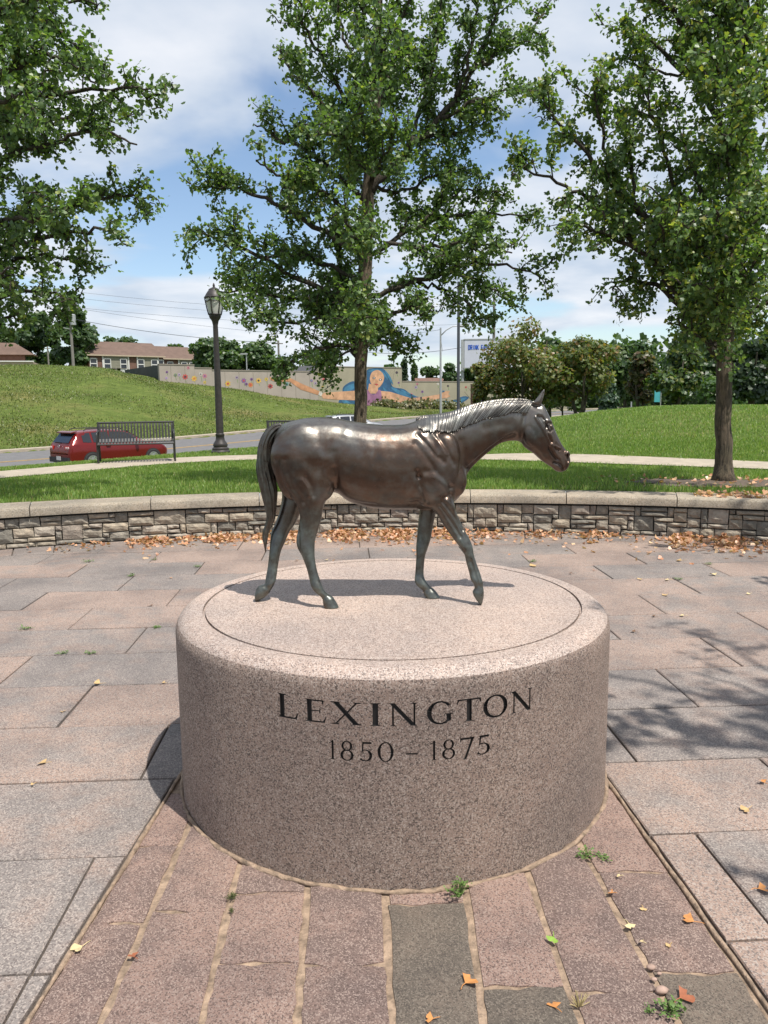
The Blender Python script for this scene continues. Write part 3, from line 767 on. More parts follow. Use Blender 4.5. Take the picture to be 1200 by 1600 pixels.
def horse():
    mb = MB()
    K = 0.0
    torso = [(431, 676, 427, 712, K, .045), (439, 664, 432, 748, K, .092), (455, 658, 445, 768, K, .122), (475, 653.5, 470, 782, K, .138), (500, 651.5, 500, 777, K, .142), (525, 653, 524, 769, K, .138),
             (546, 657, 545, 783, K, .142), (571, 661, 572, 791.5, K, .150), (600, 663.5, 602, 795, K, .150), (630, 663, 633, 796, K, .140), (649, 658.5, 662, 795, K, .128), (668, 656, 690, 791, K, .118),
             (690, 664, 706, 786, K, .106), (706, 686, 716, 778, K, .088), (718, 712, 722, 768, K, .064), (724, 730, 725.5, 757, K, .035)]
    loft(mb, torso, HY, 5, 28, 2.25)
    neck = [(642, 661, 690, 778, K, .098), (661, 652, 719, 764, K, .092), (684, 649.2, 731, 739, K, .077), (707, 644.5, 744, 724, K, .063), (733, 636, 762, 708, K, .054), (757, 630, 780, 694, K, .048),
            (780, 626.5, 797, 689.3, K, .045), (803, 625.5, 811, 690, K, .046), (822, 626.5, 821, 698, K, .043)]
    loft(mb, neck, HY, 5, 24, 2.0)
    head = [(824, 627, 813, 674, K, .036), (838, 628, 816, 694, K, .043), (848.5, 632.5, 825, 703, K, .047), (855, 643.5, 833.5, 708.6, K, .050), (861, 657, 841, 715.5, K, .049), (865.5, 668, 848.5, 721.5, K, .042),
            (871, 681, 856, 726.5, K, .036), (877.3, 693.5, 861.5, 730, K, .031), (884, 703.2, 866, 734.2, K, .031), (888.7, 710.5, 871, 736.8, K, .031), (890.8, 718.5, 877.5, 737.2, K, .027), (889, 725.5, 884, 734.5, K, .016)]
    loft(mb, head, HY, 5, 24, 2.35)
    for s in (-1, 1):    # ears, shoulders, cheeks, haunches
        loft(mb, [(845.5, 634, 830, 630, s * .026, .014), (847.3, 627, 835.5, 625.5, s * .030, .015), (849.7, 619.5, 841.5, 618.5, s * .033, .011), (851, 613, 846.5, 612, s * .034, .007), (850.8, 608, 849.8, 607.6, s * .034, .003)], HY, 4, 12)
        def E(px, py, off, rx, rz, ry, tilt):
            c = np.array(atY(px, py, HY)) + np.array([0, s * off, 0]); ca, sa = math.cos(tilt), math.sin(tilt)
            ellipsoid(mb, c, (np.array([ca, 0, sa]) * rx, np.array([0, ry, 0]), np.array([-sa, 0, ca]) * rz))
        E(682, 733, .082, .085, .165, .048, -0.30)       # shoulder blade
        E(668, 757, .085, .075, .075, .042, 0.0)         # triceps
        E(712, 748, .045, .045, .075, .045, 0.0)         # breast
        E(478, 715, .075, .145, .155, .078, 0.15)        # haunch
        E(505, 748, .092, .055, .085, .040, 0.2)         # stifle
        E(457, 742, .070, .065, .110, .055, 0.25)        # hamstring
        E(827, 680, .030, .035, .052, .018, 0.35)        # cheek
        E(884.5, 709, .018, .013, .016, .012, 0.4)       # nostril wing
    def leg(st, toe, yc):
        Yh = on_plinth_Y(*toe); 
        return Yh
    # near hind (forward of the far hind, flat on its sole)
    Yn = on_plinth_Y(517, 949)
    def fix(st, Yc):   # half-way blend of the leg's depth from the body plane to its own hoof depth
        k = len(st); out = []
        for i, (a, b, c, d, w, yc) in enumerate(st): out.append((a, b, c, d, yc, w))
        return out
    def run(st, y0, y1, hoof):
        k = len(st); rows = []
        for i, (fx, fy, bx, by, w) in enumerate(st):
            t = i / (k - 1); rows.append((fx, fy, bx, by, y0 + (y1 - y0) * min(1, t * 1.25), w))
        loft(mb, rows, HY, 5, 18, 2.15)
        hr = [(fx, fy, bx, by, y1, w) for fx, fy, bx, by, w in hoof]
        loft(mb, hr, HY, 1, 18, 2.3)
    hn = [(520, 690, 434, 704, .070), (523, 730, 430, 736, .072), (520, 760, 442, 763, .062), (512, 778, 458, 781, .052), (506, 792, 465, 792, .042), (502, 813, 468.5, 808, .034), (496.5, 831, 466, 826, .026), (492.5, 845, 463, 843.5, .024),
          (491.8, 858, 465, 856.5, .023), (492, 871, 471.5, 868.5, .019), (495, 889, 478.5, 886.5, .0158), (499.5, 904, 483.5, 905, .0162), (503.5, 915, 486.5, 917, .0195), (507, 922.5, 492.5, 925.5, .0185), (514, 929.5, 501, 932, .0165), (519, 935, 505, 938, .018)]
    run(hn, -.070, Yn - HY, [(517, 930, 503, 934, .017), (521, 934, 504.3, 937.5, .0235), (525.5, 941, 504.8, 943, .027), (529.7, 948.5, 505.5, 947, .030), (529.4, 950.3, 506, 949.2, .0295)])
    Yf = on_plinth_Y(404, 939)
    hf = [(500, 720, 432, 720, .065), (490, 755, 440, 765, .056), (474, 790, 438.5, 790, .046), (463.5, 815, 431, 815, .035), (452.5, 831, 424, 830.5, .027), (446, 846, 422.2, 843.5, .024), (439, 862, 421, 860, .0215), (434.5, 884, 418.5, 884, .016),
          (432, 902, 415.5, 901, .0165), (429.5, 911, 413.8, 912.5, .0185), (424.5, 920.5, 412.5, 916.5, .017), (420, 926, 410, 917, .018)]
    run(hf, .072, Yf - HY, [(424, 920, 413, 913, .018), (421.5, 926.5, 409.5, 913.6, .0235), (413.5, 933.5, 404, 915.8, .027), (404.5, 938.5, 400.3, 920, .028), (399.2, 939.6, 399.6, 923, .027)])
    Ya = on_plinth_Y(750, 944.5)
    fn = [(712, 752, 655, 765, .052), (710, 778, 664, 786, .048), (712.5, 798, 681, 801.5, .0385), (719.5, 815, 690.5, 817, .031), (727, 830, 701, 832, .026), (733.8, 842, 709, 843, .0235), (738.3, 854, 717, 853, .0225), (740.3, 866, 725, 865, .0185),
          (744, 878, 728.7, 880, .015), (749, 892, 733, 895, .0145), (752.6, 903, 735.6, 906, .0175), (754.5, 911, 739.5, 911.5, .0172), (754.8, 918, 741.6, 919, .0155), (755, 922, 742, 923, .017)]
    run(fn, -.062, Ya - HY, [(754.8, 916, 741.5, 919, .016), (756.2, 924.5, 738.2, 924.6, .0235), (755.8, 932, 739.8, 930.6, .026), (754, 940, 745, 938.5, .0235), (752.3, 944.4, 749.6, 943.5, .017)])
    Yb = on_plinth_Y(676, 933.6)
    ff = [(690, 762, 652, 768, .050), (686, 785, 654.5, 787, .044), (681, 803, 655, 799, .036), (677, 820, 653.2, 819, .029), (673, 842, 651, 843, .0238), (668.3, 857, 650, 857, .0215), (664.2, 870, 650.3, 870, .017), (662, 893, 648.6, 896, .0145), (663.3, 903, 647.8, 907, .0175),
          (669, 912.5, 650.5, 914, .0172), (675.5, 919, 659, 921.5, .016), (679, 923, 663, 925, .0175)]
    run(ff, .060, Yb - HY, [(676, 918.5, 660, 922, .016), (681, 923.5, 661.5, 925.8, .0235), (684.5, 928, 662.3, 930, .0265), (687.3, 932.4, 665.5, 933.6, .030), (687, 934, 667, 934.8, .0295)])
    me = bpy.data.meshes.new('horse_raw'); me.from_pydata(mb.v, [], mb.f)
    bm = bmesh.new(); bm.from_mesh(me); bmesh.ops.recalc_face_normals(bm, faces=bm.faces); bm.to_mesh(me); bm.free()
    tmp = bpy.data.objects.new('horse_raw', me); C.objects.link(tmp)
    md = tmp.modifiers.new('r', 'REMESH'); md.mode = 'VOXEL'; md.voxel_size = 0.0034
    bpy.context.view_layer.update(); dg = bpy.context.evaluated_depsgraph_get()
    body = bpy.data.meshes.new_from_object(tmp.evaluated_get(dg)); bpy.data.objects.remove(tmp, do_unlink=True)
    n = len(body.vertices); co = np.empty(n * 3, np.float32); body.vertices.foreach_get('co', co); co = co.reshape(-1, 3).astype(float)
    ed = np.empty(len(body.edges) * 2, np.int32); body.edges.foreach_get('vertices', ed); ed = ed.reshape(-1, 2)
    deg = np.bincount(ed.ravel(), minlength=n)[:, None]
    def lap(x):
        s = np.zeros_like(x)
        for k in range(x.shape[1]):
            s[:, k] = np.bincount(ed[:, 0], x[ed[:, 1], k], n) + np.bincount(ed[:, 1], x[ed[:, 0], k], n)
        return s / deg - x
    def smooth(x, it, w=None):
        for _ in range(it):
            d = lap(x); x = x + d * (0.55 if w is None else 0.55 * w)
            d = lap(x); x = x - d * (0.565 if w is None else 0.565 * w)
        return x
    # strong blend where muscles meet on the trunk, light on legs and head
    px2 = np.array
    zr = co[:, 2]
    trunk = sstep(1.13, 1.22, zr) * (1 - sstep(atY(800, 650, HY).x, atY(830, 650, HY).x, co[:, 0]))
    co = smooth(co, 6)
    for _ in range(26): co = co + lap(co) * (0.5 * trunk)[:, None]
    fl = np.empty(len(body.polygons) * 4, np.int32) if all(len(p.vertices) == 4 for p in body.polygons[:50]) else None
    def normals(x):
        body.vertices.foreach_set('co', x.astype(np.float32).ravel()); body.update()
        nn = np.empty(n * 3, np.float32); body.vertex_normals.foreach_get('vector', nn); return nn.reshape(-1, 3).astype(float)
    # hand-cut relief: strokes given as outline points of the photograph, projected on both flanks
    def pl(pts): return np.array([[atY(a, b, HY).x, atY(a, b, HY).z] for a, b in pts])
    def seg_d(p, a, b):
        ab = b - a; t = np.clip(((p - a) @ ab) / (ab @ ab + 1e-12), 0, 1); return np.hypot(*(p - (a + t[:, None] * ab)).T)
    strokes = [
        # folds of the shoulder
        ([(651, 677), (661, 686), (673, 701), (690, 718)], 4.2, -.0055), ([(680, 677), (688, 689), (697, 705), (706, 722)], 3.8, -.0048), ([(648, 690), (664, 712), (676, 730)], 4.5, -.0045),
        ([(656, 677), (668, 690), (681, 708)], 3.0, .0045), ([(673, 676), (683, 690), (694, 707)], 3.0, .004),
        ([(663, 733), (676, 733), (688, 741), (701, 757)], 5.0, -.0035), ([(664, 741), (677, 741), (688, 749), (698, 762)], 6.0, .003), ([(701, 757), (702, 768), (711, 781)], 3.8, -.007),
        ([(650, 732), (652, 740)], 3.2, -.009), ([(653, 742), (655, 755), (660, 768), (667, 780)], 4.0, -.008), ([(641, 776), (652, 775), (660, 779)], 2.2, .005),
        ([(689, 779), (694, 771), (701, 768)], 3.2, -.006), ([(693, 776), (700, 781), (707, 789)], 3.0, .005),
        ([(692, 782), (704, 797), (720, 822)], 2.6, -.006), ([(685, 785), (700, 806), (716, 832)], 2.6, -.0055), ([(698, 783), (712, 803), (724, 826)], 3.0, .003),
        ([(731, 868), (738, 890), (742, 903)], 2.0, -.004), ([(657, 806), (657, 840)], 2.6, -.004),
        # flank, stifle and thigh
        ([(526, 728), (528, 742), (527, 755), (521, 764)], 5.0, -.008), ([(523, 705), (527, 730)], 8.0, -.004), ([(542.5, 668), (541, 676)], 5.0, .0022),
        ([(439, 715), (441, 735), (447, 755), (461, 778)], 4.5, -.008), ([(452, 715), (456, 735), (464, 757), (478, 777)], 5.0, -.006), ([(478, 745), (486, 757), (488, 768)], 4.0, .005), ([(484, 742), (492, 756), (494, 768)], 4.0, -.005),
        ([(470, 690), (480, 715), (500, 726)], 9.0, -.004), ([(499, 700), (510, 715)], 8.0, .004),
        ([(467, 800), (471, 825), (472, 845), (474, 870)], 2.4, -.006), ([(474, 880), (486, 908)], 2.0, -.004), ([(482, 884), (493, 911)], 2.0, .002),
        # belly and ribs
        ([(533, 775), (548, 781), (566, 785), (585, 786)], 4.0, -.006),
        ([(585, 690), (590, 720), (592, 750)], 7.0, -.0009), ([(603, 690), (608, 720), (610, 750)], 7.0, -.0009), ([(621, 690), (625, 720), (626, 750)], 7.0, -.0009), ([(567, 695), (573, 722), (575, 748)], 7.0, -.0007),
        # neck and throat
        ([(732, 731), (748, 716), (765, 702), (785, 688), (800, 680)], 4.0, -.011), ([(742, 716), (760, 702), (778, 688)], 5.0, .004), ([(718, 688), (724, 708), (727, 728)], 7.0, -.006), ([(755, 668), (775, 664), (796, 662)], 8.0, -.004),
        ([(817, 650), (814, 664), (813, 678), (815, 692)], 3.6, -.008),
        # head
        ([(834, 651), (842.5, 664), (850, 678), (857.5, 693)], 1.6, .0075), ([(838, 650), (847, 664), (853, 677), (859, 690)], 2.2, -.009), ([(851.5, 668), (853.5, 672.5), (858, 674), (862, 671)], 1.7, -.008), ([(851.5, 667), (853, 662), (857.5, 660), (862, 663)], 1.7, -.008),
        ([(849, 657), (856, 656.5), (862.5, 659)], 1.8, .005), ([(843, 651), (848, 657), (851, 664)], 2.4, -.009),
        ([(863, 676), (864, 690), (868, 697)], 3.0, -.004), ([(857, 694), (867, 697), (872, 700)], 1.4, .0055), ([(864, 699.5), (872, 702.5)], 1.4, -.006), ([(856, 700), (862, 710), (868, 716)], 2.4, -.008), ([(860, 698), (866, 709), (874, 716), (877, 728)], 2.0, .0055),
        ([(864, 722), (871, 724), (877, 731), (880, 735)], 1.6, -.011), ([(885, 711), (886.5, 716), (887.5, 720)], 2.2, -.020), ([(882, 709), (883, 718), (885, 724)], 1.6, .004), ([(840, 690), (852, 712)], 5, -.003), ([(832, 632), (842, 634)], 2.0, -.004), ([(846.5, 614), (842, 630)], 1.5, -.006)]
    PXM = atY(601, 700, HY).x - atY(600, 700, HY).x
    for pts, w, dep in strokes:
        P = pl(pts); N = normals(co); q = co[:, [0, 2]]
        lo, hi = P.min(0) - 0.06, P.max(0) + 0.06
        sel = np.where(((q > lo) & (q < hi)).all(1))[0]
        if not len(sel): continue
        d = np.full(len(sel), 9.0)
        for a, b in zip(P[:-1], P[1:]): d = np.minimum(d, seg_d(q[sel], a, b))
        wt = np.exp(-(d / (w * PXM)) ** 2) * np.clip(np.abs(N[sel, 1]) * 1.5 - 0.15, 0, 1)
        if pts[0][1] > 782 and pts[0][0] > 655: wt = wt * (co[sel, 1] < HY)        # near-leg tendons only
        if pts[0] == (650, 731): wt = wt * (co[sel, 1] < HY)
        co[sel] += N[sel] * (wt * dep)[:, None]
    hd = 1 - sstep(atY(826, 650, HY).x, atY(838, 650, HY).x, co[:, 0])
    co = smooth(co, 3, hd[:, None])
    N = normals(co)
    root = thing('bronze_horse_statue', 'dark bronze statue of a walking horse standing on the round granite plinth', 'statue', (atY(590, 700, HY).x, HY, Z0))
    inv = np.array(root.location)
    zz = co[:, 2]; xx = co[:, 0]
    pat = 0.62 * (1 - sstep(0.96, 1.34, zz)) + 0.25 * sstep(1.42, 1.56, zz) + 0.5 * np.exp(-((xx - atY(444, 664, HY).x) ** 2 + (zz - atY(444, 664, HY).z) ** 2) / 0.03 ** 2)
    body.vertices.foreach_set('co', (co - inv).astype(np.float32).ravel()); body.update()
    sheen_ = 0.36 * sstep(1.49, 1.57, zz)  # painted sky sheen, rising with height towards the back line
    aw = body.attributes.new('sky_sheen', 'FLOAT', 'POINT'); aw.data.foreach_set('value', sheen_.astype(np.float32))
    at = body.attributes.new('patina', 'FLOAT', 'POINT'); at.data.foreach_set('value', pat.astype(np.float32))
    body.polygons.foreach_set('use_smooth', np.ones(len(body.polygons), bool))
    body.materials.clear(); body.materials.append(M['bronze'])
    ob = link('body', body, root)
    bvh = BVHTree.FromPolygons([tuple(p) for p in co], [tuple(p.vertices) for p in body.polygons])
    def patina(o, v):
        a = o.data.attributes.new('patina', 'FLOAT', 'POINT'); a.data.foreach_set('value', np.full(len(o.data.vertices), v, np.float32))
    # eyes
    for s in (-1, 1):
        c = atY(857.3, 666.2, HY); hit = bvh.ray_cast(Vector((c.x, HY + s * 0.3, c.z)), Vector((0, -s, 0)))[0]
        yy = (hit.y if hit else HY + s * .045) - s * 0.0050
        e = MB(); ellipsoid(e, np.array([c.x, yy, c.z]) - inv, (np.array([.0115, 0, 0]), np.array([0, .010, 0]), np.array([0, 0, .0105])), 8)
        o = e.build('eye', M['bronze'], root, True); patina(o, 0.25)
    # tail: a rope of hair hanging behind the haunch
    T = [(438, 661, 447, 668, 0, .026), (425, 664.5, 438, 674, 0, .032), (411.5, 678, 430, 684, 0, .036), (404.5, 697, 425, 698, 0, .037), (402, 717, 425, 717, 0, .037), (401.7, 735, 428, 737, 0, .036), (405, 755, 431.5, 755, 0, .034), (409, 773, 433, 772, 0, .031),
         (413.5, 790, 431.5, 792, 0, .027), (417, 805, 430, 808, 0, .023), (415, 818, 426, 818, 0, .019), (411, 830, 421, 830, 0, .014), (410.3, 841, 418.5, 840, 0, .010), (412.5, 852, 416.8, 852, 0, .007), (414.3, 863, 415.3, 863.5, 0, .002)]
    S = crom(T, 9); seg = 56; vs = []
    for i, (ux, uy, lx, ly, yc, hw) in enumerate(S):
        a = np.array(atY(ux, uy, HY)); b = np.array(atY(lx, ly, HY)); c = (a + b) / 2; h = (a - b) / 2; v = i / (len(S) - 1)
        for j in range(seg):
            t = 2 * math.pi * j / seg
            k = 1 + 0.085 * math.sin(9 * t + 7 * v + 2.2 * math.sin(5 * v + t)) + 0.05 * math.sin(21 * t - 9 * v + 1.5 * math.sin(11 * v))
            k -= 0.16 * math.exp(-((math.sin((t - 1.9 - 0.6 * v) / 2)) / 0.12) ** 2)
            vs.append(c + (h * math.cos(t) + np.array([0, hw * math.sin(t), 0])) * k - inv)
    k = len(S); mbt = MB(); mbt.add(vs, [(i * seg + j, i * seg + (j + 1) % seg, (i + 1) * seg + (j + 1) % seg, (i + 1) * seg + j) for i in range(k - 1) for j in range(seg)] + [tuple(range(seg))[::-1], tuple((k - 1) * seg + j for j in range(seg))])
    o = mbt.build('tail', M['bronze'], root, True); patina(o, 0.42)
    # mane combed over the near side of the crest, ragged lower edge
    top = crom([(650, 655), (661, 651), (684, 648.7), (707, 644), (733, 635), (757, 629), (780, 625.6), (803, 624.3), (822, 625.5), (832, 629)], 40)
    low = crom([(651, 664), (660, 674.5), (681, 673.7), (697, 676), (713, 671.5), (733, 663.5), (753, 656.5), (772, 652.5), (797, 646.5), (822, 645)], 40)
    nc = len(top); nr = 12; grid = []
    tuft = np.interp(np.arange(nc), np.arange(0, nc + 8, 8), RNG.uniform(-1, 1, len(np.arange(0, nc + 8, 8))))
    fine = RNG.uniform(-1, 1, nc); ph = np.cumsum(RNG.uniform(0.25, 0.62, nc))
    for i in range(nc):
        row = []
        jag = 1.6 * tuft[i] + 0.9 * fine[i]
        for j in range(nr + 1):
            t = j / nr
            # a strand leans back as it falls
            ii = min(nc - 1, max(0, i - int(6 * t * t)))
            x = top[i, 0] * (1 - t) + low[i, 0] * t + 1.2 * math.sin(ph[i] * 0.35 + 3 * t) * t; y = top[i, 1] * (1 - t) + (low[i, 1] + jag) * t
            c = atY(x, y, HY)
            hit = bvh.ray_cast(Vector((c.x, HY - 0.4, c.z)), Vector((0, 1, 0)))[0]
            ys = hit.y if hit is not None and hit.y < HY else HY - 0.012
            rip = 0.0034 * math.sin(ph[i] * 2.1 + .5 * math.sin(3 * t + i * .11)) + 0.0022 * math.sin(ph[i] * 5.3)
            lift = 0.009 * (0.35 + 0.65 * math.sin(math.pi * min(1, 0.15 + t * 0.75)))
            en = min(1.0, i / 14.0, (nc - 1 - i) / 10.0) * .85 + .15
            row.append(Vector((c.x, ys - (lift + rip * (0.3 + 0.7 * t)) * en, c.z + (0.004 if j == 0 else 0.0015))))
        grid.append(row)
    # roll the sheet over the crest to a root line on the far side, and close it underneath
    vs = []; W = nr + 4
    for i in range(nc):
        r0 = grid[i][0]; pre = [Vector((r0.x, HY + 0.018, r0.z - 0.012)), Vector((r0.x, HY + 0.004, r0.z + 0.0015))]
        back = Vector((grid[i][-1].x, grid[i][-1].y + 0.014, grid[i][-1].z + 0.006))
        for p in pre + grid[i] + [back]: vs.append(np.array(p) - inv)
    mbm = MB(); mbm.add(vs, [(i * W + j, (i + 1) * W + j, (i + 1) * W + j + 1, i * W + j + 1) for i in range(nc - 1) for j in range(W - 1)])
    o = mbm.build('mane', M['bronze'], root, True); patina(o, 0.45); a_ = o.data.attributes.new('sky_sheen', 'FLOAT', 'POINT'); a_.data.foreach_set('value', np.full(len(o.data.vertices),   .36, np.float32))
    return root
horse()
# ================================================================== TREES
def leaf_cloud(name, C0, N0, size, tint, mat, parent, jitter=0.35):
    """ginkgo-like fans: a bent pair of quads each; C0 centres, N0 facing directions, size per leaf, tint per leaf"""
    n = len(C0)
    N = N0 + RNG.normal(0, jitter, (n, 3)); N /= np.linalg.norm(N, axis=1)[:, None]
    U = np.cross(N, RNG.normal(0, 1, (n, 3))); U /= np.linalg.norm(U, axis=1)[:, None]
    U[:, 2] -= 0.55; U -= N * (U * N).sum(1)[:, None]; U /= np.linalg.norm(U, axis=1)[:, None] + 1e-9
    W = np.cross(N, U); s = size[:, None]
    fold = (RNG.uniform(0.05, 0.30, n) * size)[:, None]
    base = C0; mid = C0 + U * s * 0.86; 
    l1 = C0 + U * s * 0.62 + W * s * 0.62 + N * fold; r1 = C0 + U * s * 0.62 - W * s * 0.62 + N * fold
    l2 = C0 + U * s * 1.02 + W * s * 0.30 + N * fold * .5; r2 = C0 + U * s * 1.02 - W * s * 0.30 + N * fold * .5
    V = np.stack([base, l1, l2, mid, r2, r1], 1).reshape(-1, 3); i = np.arange(n)[:, None] * 6
    F1 = i + np.array([[0, 1, 2, 3]]); F2 = i + np.array([[0, 3, 4, 5]])
    Fq = np.concatenate([F1, F2]); col = np.concatenate([tint, tint])
    return np_mesh(name, V, Fq, mat, parent, False, col)
def tint_mix(n, pal, w, var=0.22):
    idx = RNG.choice(len(pal), n, p=np.array(w) / sum(w)); c = np.array(pal)[idx] * RNG.uniform(1 - var, 1 + var, (n, 1)); return c
def poly3(P, n=5): return crom(np.array(P, float), n)
def branch_tree(name, label, cat, base, trunk, limbs, pal, w, leaf=0.075, twigs=7.0, twlen=(0.35, 0.95), step=0.05, per=2, group=None, seed=1, bk='bark', flare=1.0, droop=0.25, start=0.12, fill=None):
    """trunk: (points, radii) in world space; limbs: (points, r0). Twigs leave every limb, leaves sit in tufts along the twigs"""
    rs = np.random.default_rng(seed); base = np.array(base, float)
    root = thing(name, label, cat, tuple(base), 0, group)
    tb = MB(); tp = poly3(trunk[0], 4); tr_ = np.interp(np.linspace(0, 1, len(tp)), np.linspace(0, 1, len(trunk[1])), trunk[1])
    tp = tp + np.concatenate([np.zeros((1, 3)), rs.normal(0, 0.008, (len(tp) - 1, 3))])
    # flare at the foot
    tb.tube([tuple(p - base) for p in tp], [r * (1 + 0.55 * flare * max(0, 1 - (p[2] - base[2]) / 0.35) ** 2) for r, p in zip(tr_, tp)], 14)
    tb.build('trunk', M[bk], root, True)
    bb = MB(); pts = []; dirs = []
    def tuft(p, d, k):
        for _ in range(k):
            pts.append(p + rs.normal(0, 0.045, 3)); dirs.append(d + np.array([0, 0, 0.5]) + rs.normal(0, 0.6, 3))
    alll = []
    for P, r0 in limbs:
        q = poly3(P, 6); L = np.linalg.norm(np.diff(q, axis=0), axis=1).sum()
        q[1:-1] += rs.normal(0, 0.02, (len(q) - 2, 3))
        rad = np.linspace(r0, 0.010, len(q)); bb.tube([tuple(p - base) for p in q], rad, 7)
        alll.append((q, L))
    def grow(q, L, dens, lmin, lmax, depth, st0):
        cum = np.concatenate([[0], np.cumsum(np.linalg.norm(np.diff(q, axis=0), axis=1))]); n = max(2, int(L * dens))
        for t in np.sort(rs.uniform(st0, 1.0, n)) if n > 2 else [0.6, 1.0]:
            s = t * cum[-1]; p = np.array([np.interp(s, cum, q[:, k]) for k in range(3)])
            i = min(len(q) - 2, np.searchsorted(cum, s) - 1 if s > 0 else 0); d = q[i + 1] - q[i]; d /= np.linalg.norm(d) + 1e-9
            a = rs.normal(0, 1, 3); a -= d * (a @ d); a /= np.linalg.norm(a)
            dr = d * rs.uniform(0.35, 0.9) + a * rs.uniform(0.5, 1.0) + np.array([0, 0, rs.uniform(-0.15, 0.45)]); dr /= np.linalg.norm(dr)
            ln = rs.uniform(lmin, lmax) * (1.05 - 0.35 * t)
            e = p + dr * ln + np.array([0, 0, -droop * ln * ln * 0.5]); mid = p + dr * ln * .5 + rs.normal(0, 0.03, 3) + np.array([0, 0, 0.04])
            tw = crom(np.array([p, mid, e]), 3)
            if depth and rs.random() < 0.8:
                grow(tw, ln, dens * 0.75, lmin * .7, lmax * .6, depth - 1, 0.25)
            bb.tube([tuple(x - base) for x in tw[::2]], np.linspace(0.011, 0.004, len(tw[::2])), 4, caps=False)
            m = max(2, int(ln / step))
            for u in np.linspace(0.15, 1.0, m):
                j = u * (len(tw) - 1); j0 = min(len(tw) - 2, int(j)); tuft(tw[j0] + (tw[j0 + 1] - tw[j0]) * (j - j0), a, per)
    for q, L in alll: grow(q, L, twigs, twlen[0], twlen[1], 1, start)
    bb.build('branches', M['bark_dark'], root, True)
    P = np.array(pts) - base; D = np.array(dirs); n = len(P)
    print(name, 'leaves', n)
    o = leaf_cloud('crown', P, D, rs.uniform(0.7, 1.25, n) * leaf, tint_mix(n, pal, w), M['leaf'], root)
    return root
def limb_px(Y, pts, dY):
    """limb drawn over the photograph: starts at depth Y and ends dY nearer or farther"""
    k = len(pts); return [np.array(atY(x, y, Y + dY * (i / (k - 1)))) for i, (x, y) in enumerate(pts)]
GINK = [(0.078, 0.133, 0.053), (0.110, 0.174, 0.062), (0.152, 0.22, 0.070), (0.23, 0.265, 0.07)]

def centre_tree():
    Y = 11.45; b = atY(563, 740, Y); base = (b.x, Y, gz(b.x, Y) - 0.03)
    tk = [base] + [np.array(atY(x, y, Y)) for x, y in ((563, 690), (563, 620), (565, 550), (570, 430), (577, 300), (587, 160), (591, 20), (593, -130), (597, -260))]
    tr = ([*tk], [0.110, 0.098, 0.092, 0.088, 0.10, 0.085, 0.07, 0.055, 0.04, 0.015])
    L = []
    def l(pts, dY, r=0.035): L.append((limb_px(Y, pts, dY), r))
    l([(562, 580), (545, 510), (535, 440), (520, 350)], 0.5, .055)
    l([(565, 540), (500, 545), (455, 565)], -0.9); l([(566, 500), (500, 500), (430, 505), (380, 490)], -0.5, .03); l([(565, 540), (520, 560), (480, 585)], 0.8, .02)
    l([(564, 530), (480, 475), (400, 455), (340, 455)], 0.5); l([(566, 490), (450, 425), (370, 385), (302, 358)], -0.4, .045)
    l([(569, 440), (470, 400), (410, 405), (385, 420)], 1.0); l([(572, 400), (455, 330), (385, 300), (325, 288)], 0.3, .045)
    l([(575, 350), (500, 300), (440, 275), (400, 250)], -1.0); l([(577, 320), (490, 245), (435, 215), (398, 195)], 0.7, .04)
    l([(580, 270), (510, 170), (465, 120), (432, 72)], 0.2, .04); l([(583, 230), (520, 120), (480, 50), (450, -30)], -0.8, .035); l([(587, 170), (540, 60), (520, -40)], 0.6, .03)
    l([(588, 150), (570, 60), (560, -60)], -0.9, .03); l([(590, 80), (640, 0), (660, -90)], -.3, .03)
    l([(565, 530), (620, 490), (660, 480), (686, 487)], -0.7); l([(565, 540), (600, 535), (632, 548)], 0.6, .02)
    l([(568, 470), (650, 440), (760, 410), (846, 434)], -0.3, .045); l([(650, 440), (700, 455), (735, 480), (742, 500)], -0.4, .025); l([(700, 425), (750, 440), (790, 468)], .3, .02)
    l([(572, 400), (660, 350), (740, 335), (830, 335)], 0.6, .04); l([(600, 380), (680, 385), (740, 380), (800, 395)], -1.1, .03); l([(660, 350), (720, 300), (780, 300)], 0.3, .022)
    l([(575, 305), (625, 245), (690, 185), (738, 110), (775, 20), (800, -70)], 0.2, .07); l([(690, 185), (760, 150), (850, 140)], -0.2, .03); l([(655, 215), (720, 205), (765, 195)], 0.5, .025)
    l([(735, 115), (790, 75), (852, 20)], 0.3, .03); l([(712, 150), (740, 60), (745, -30)], -.4, .03); l([(640, 235), (660, 160), (680, 90), (690, -20)], .8, .035)
    l([(578, 290), (620, 300), (680, 275), (730, 262)], 1.1, .03)
    # limbs that come forward and go back, filling the middle of the crown
    for (px, py), (qx, qy), d in [((567, 480), (530, 440), 2.1), ((572, 390), (540, 350), -2.1), ((577, 300), (545, 260), 2.0), ((578, 280), (610, 230), -1.4),
                              ((582, 230), (560, 170), -1.8), ((585, 190), (610, 130), 1.9), ((588, 130), (600, 60), -1.6), ((566, 530), (560, 480), -1.9), ((566, 520), (600, 500), 1.8), ((580, 250), (520, 210), -1.7), ((587, 150), (640, 90), 1.2)]:
        l([(px, py), ((px + qx) / 2, (py + qy) / 2 + 6), (qx, qy)], d, .035)
    branch_tree('ginkgo_tree', 'tall fan-leaved green tree on the lawn directly behind the bronze horse', 'tree', base, tr, L, GINK, [4, 5, 2.5, .5], 0.052, 9.4, (0.20, 0.58), 0.038, 4, 'young ginkgo trees around the plaza', 3)
centre_tree()
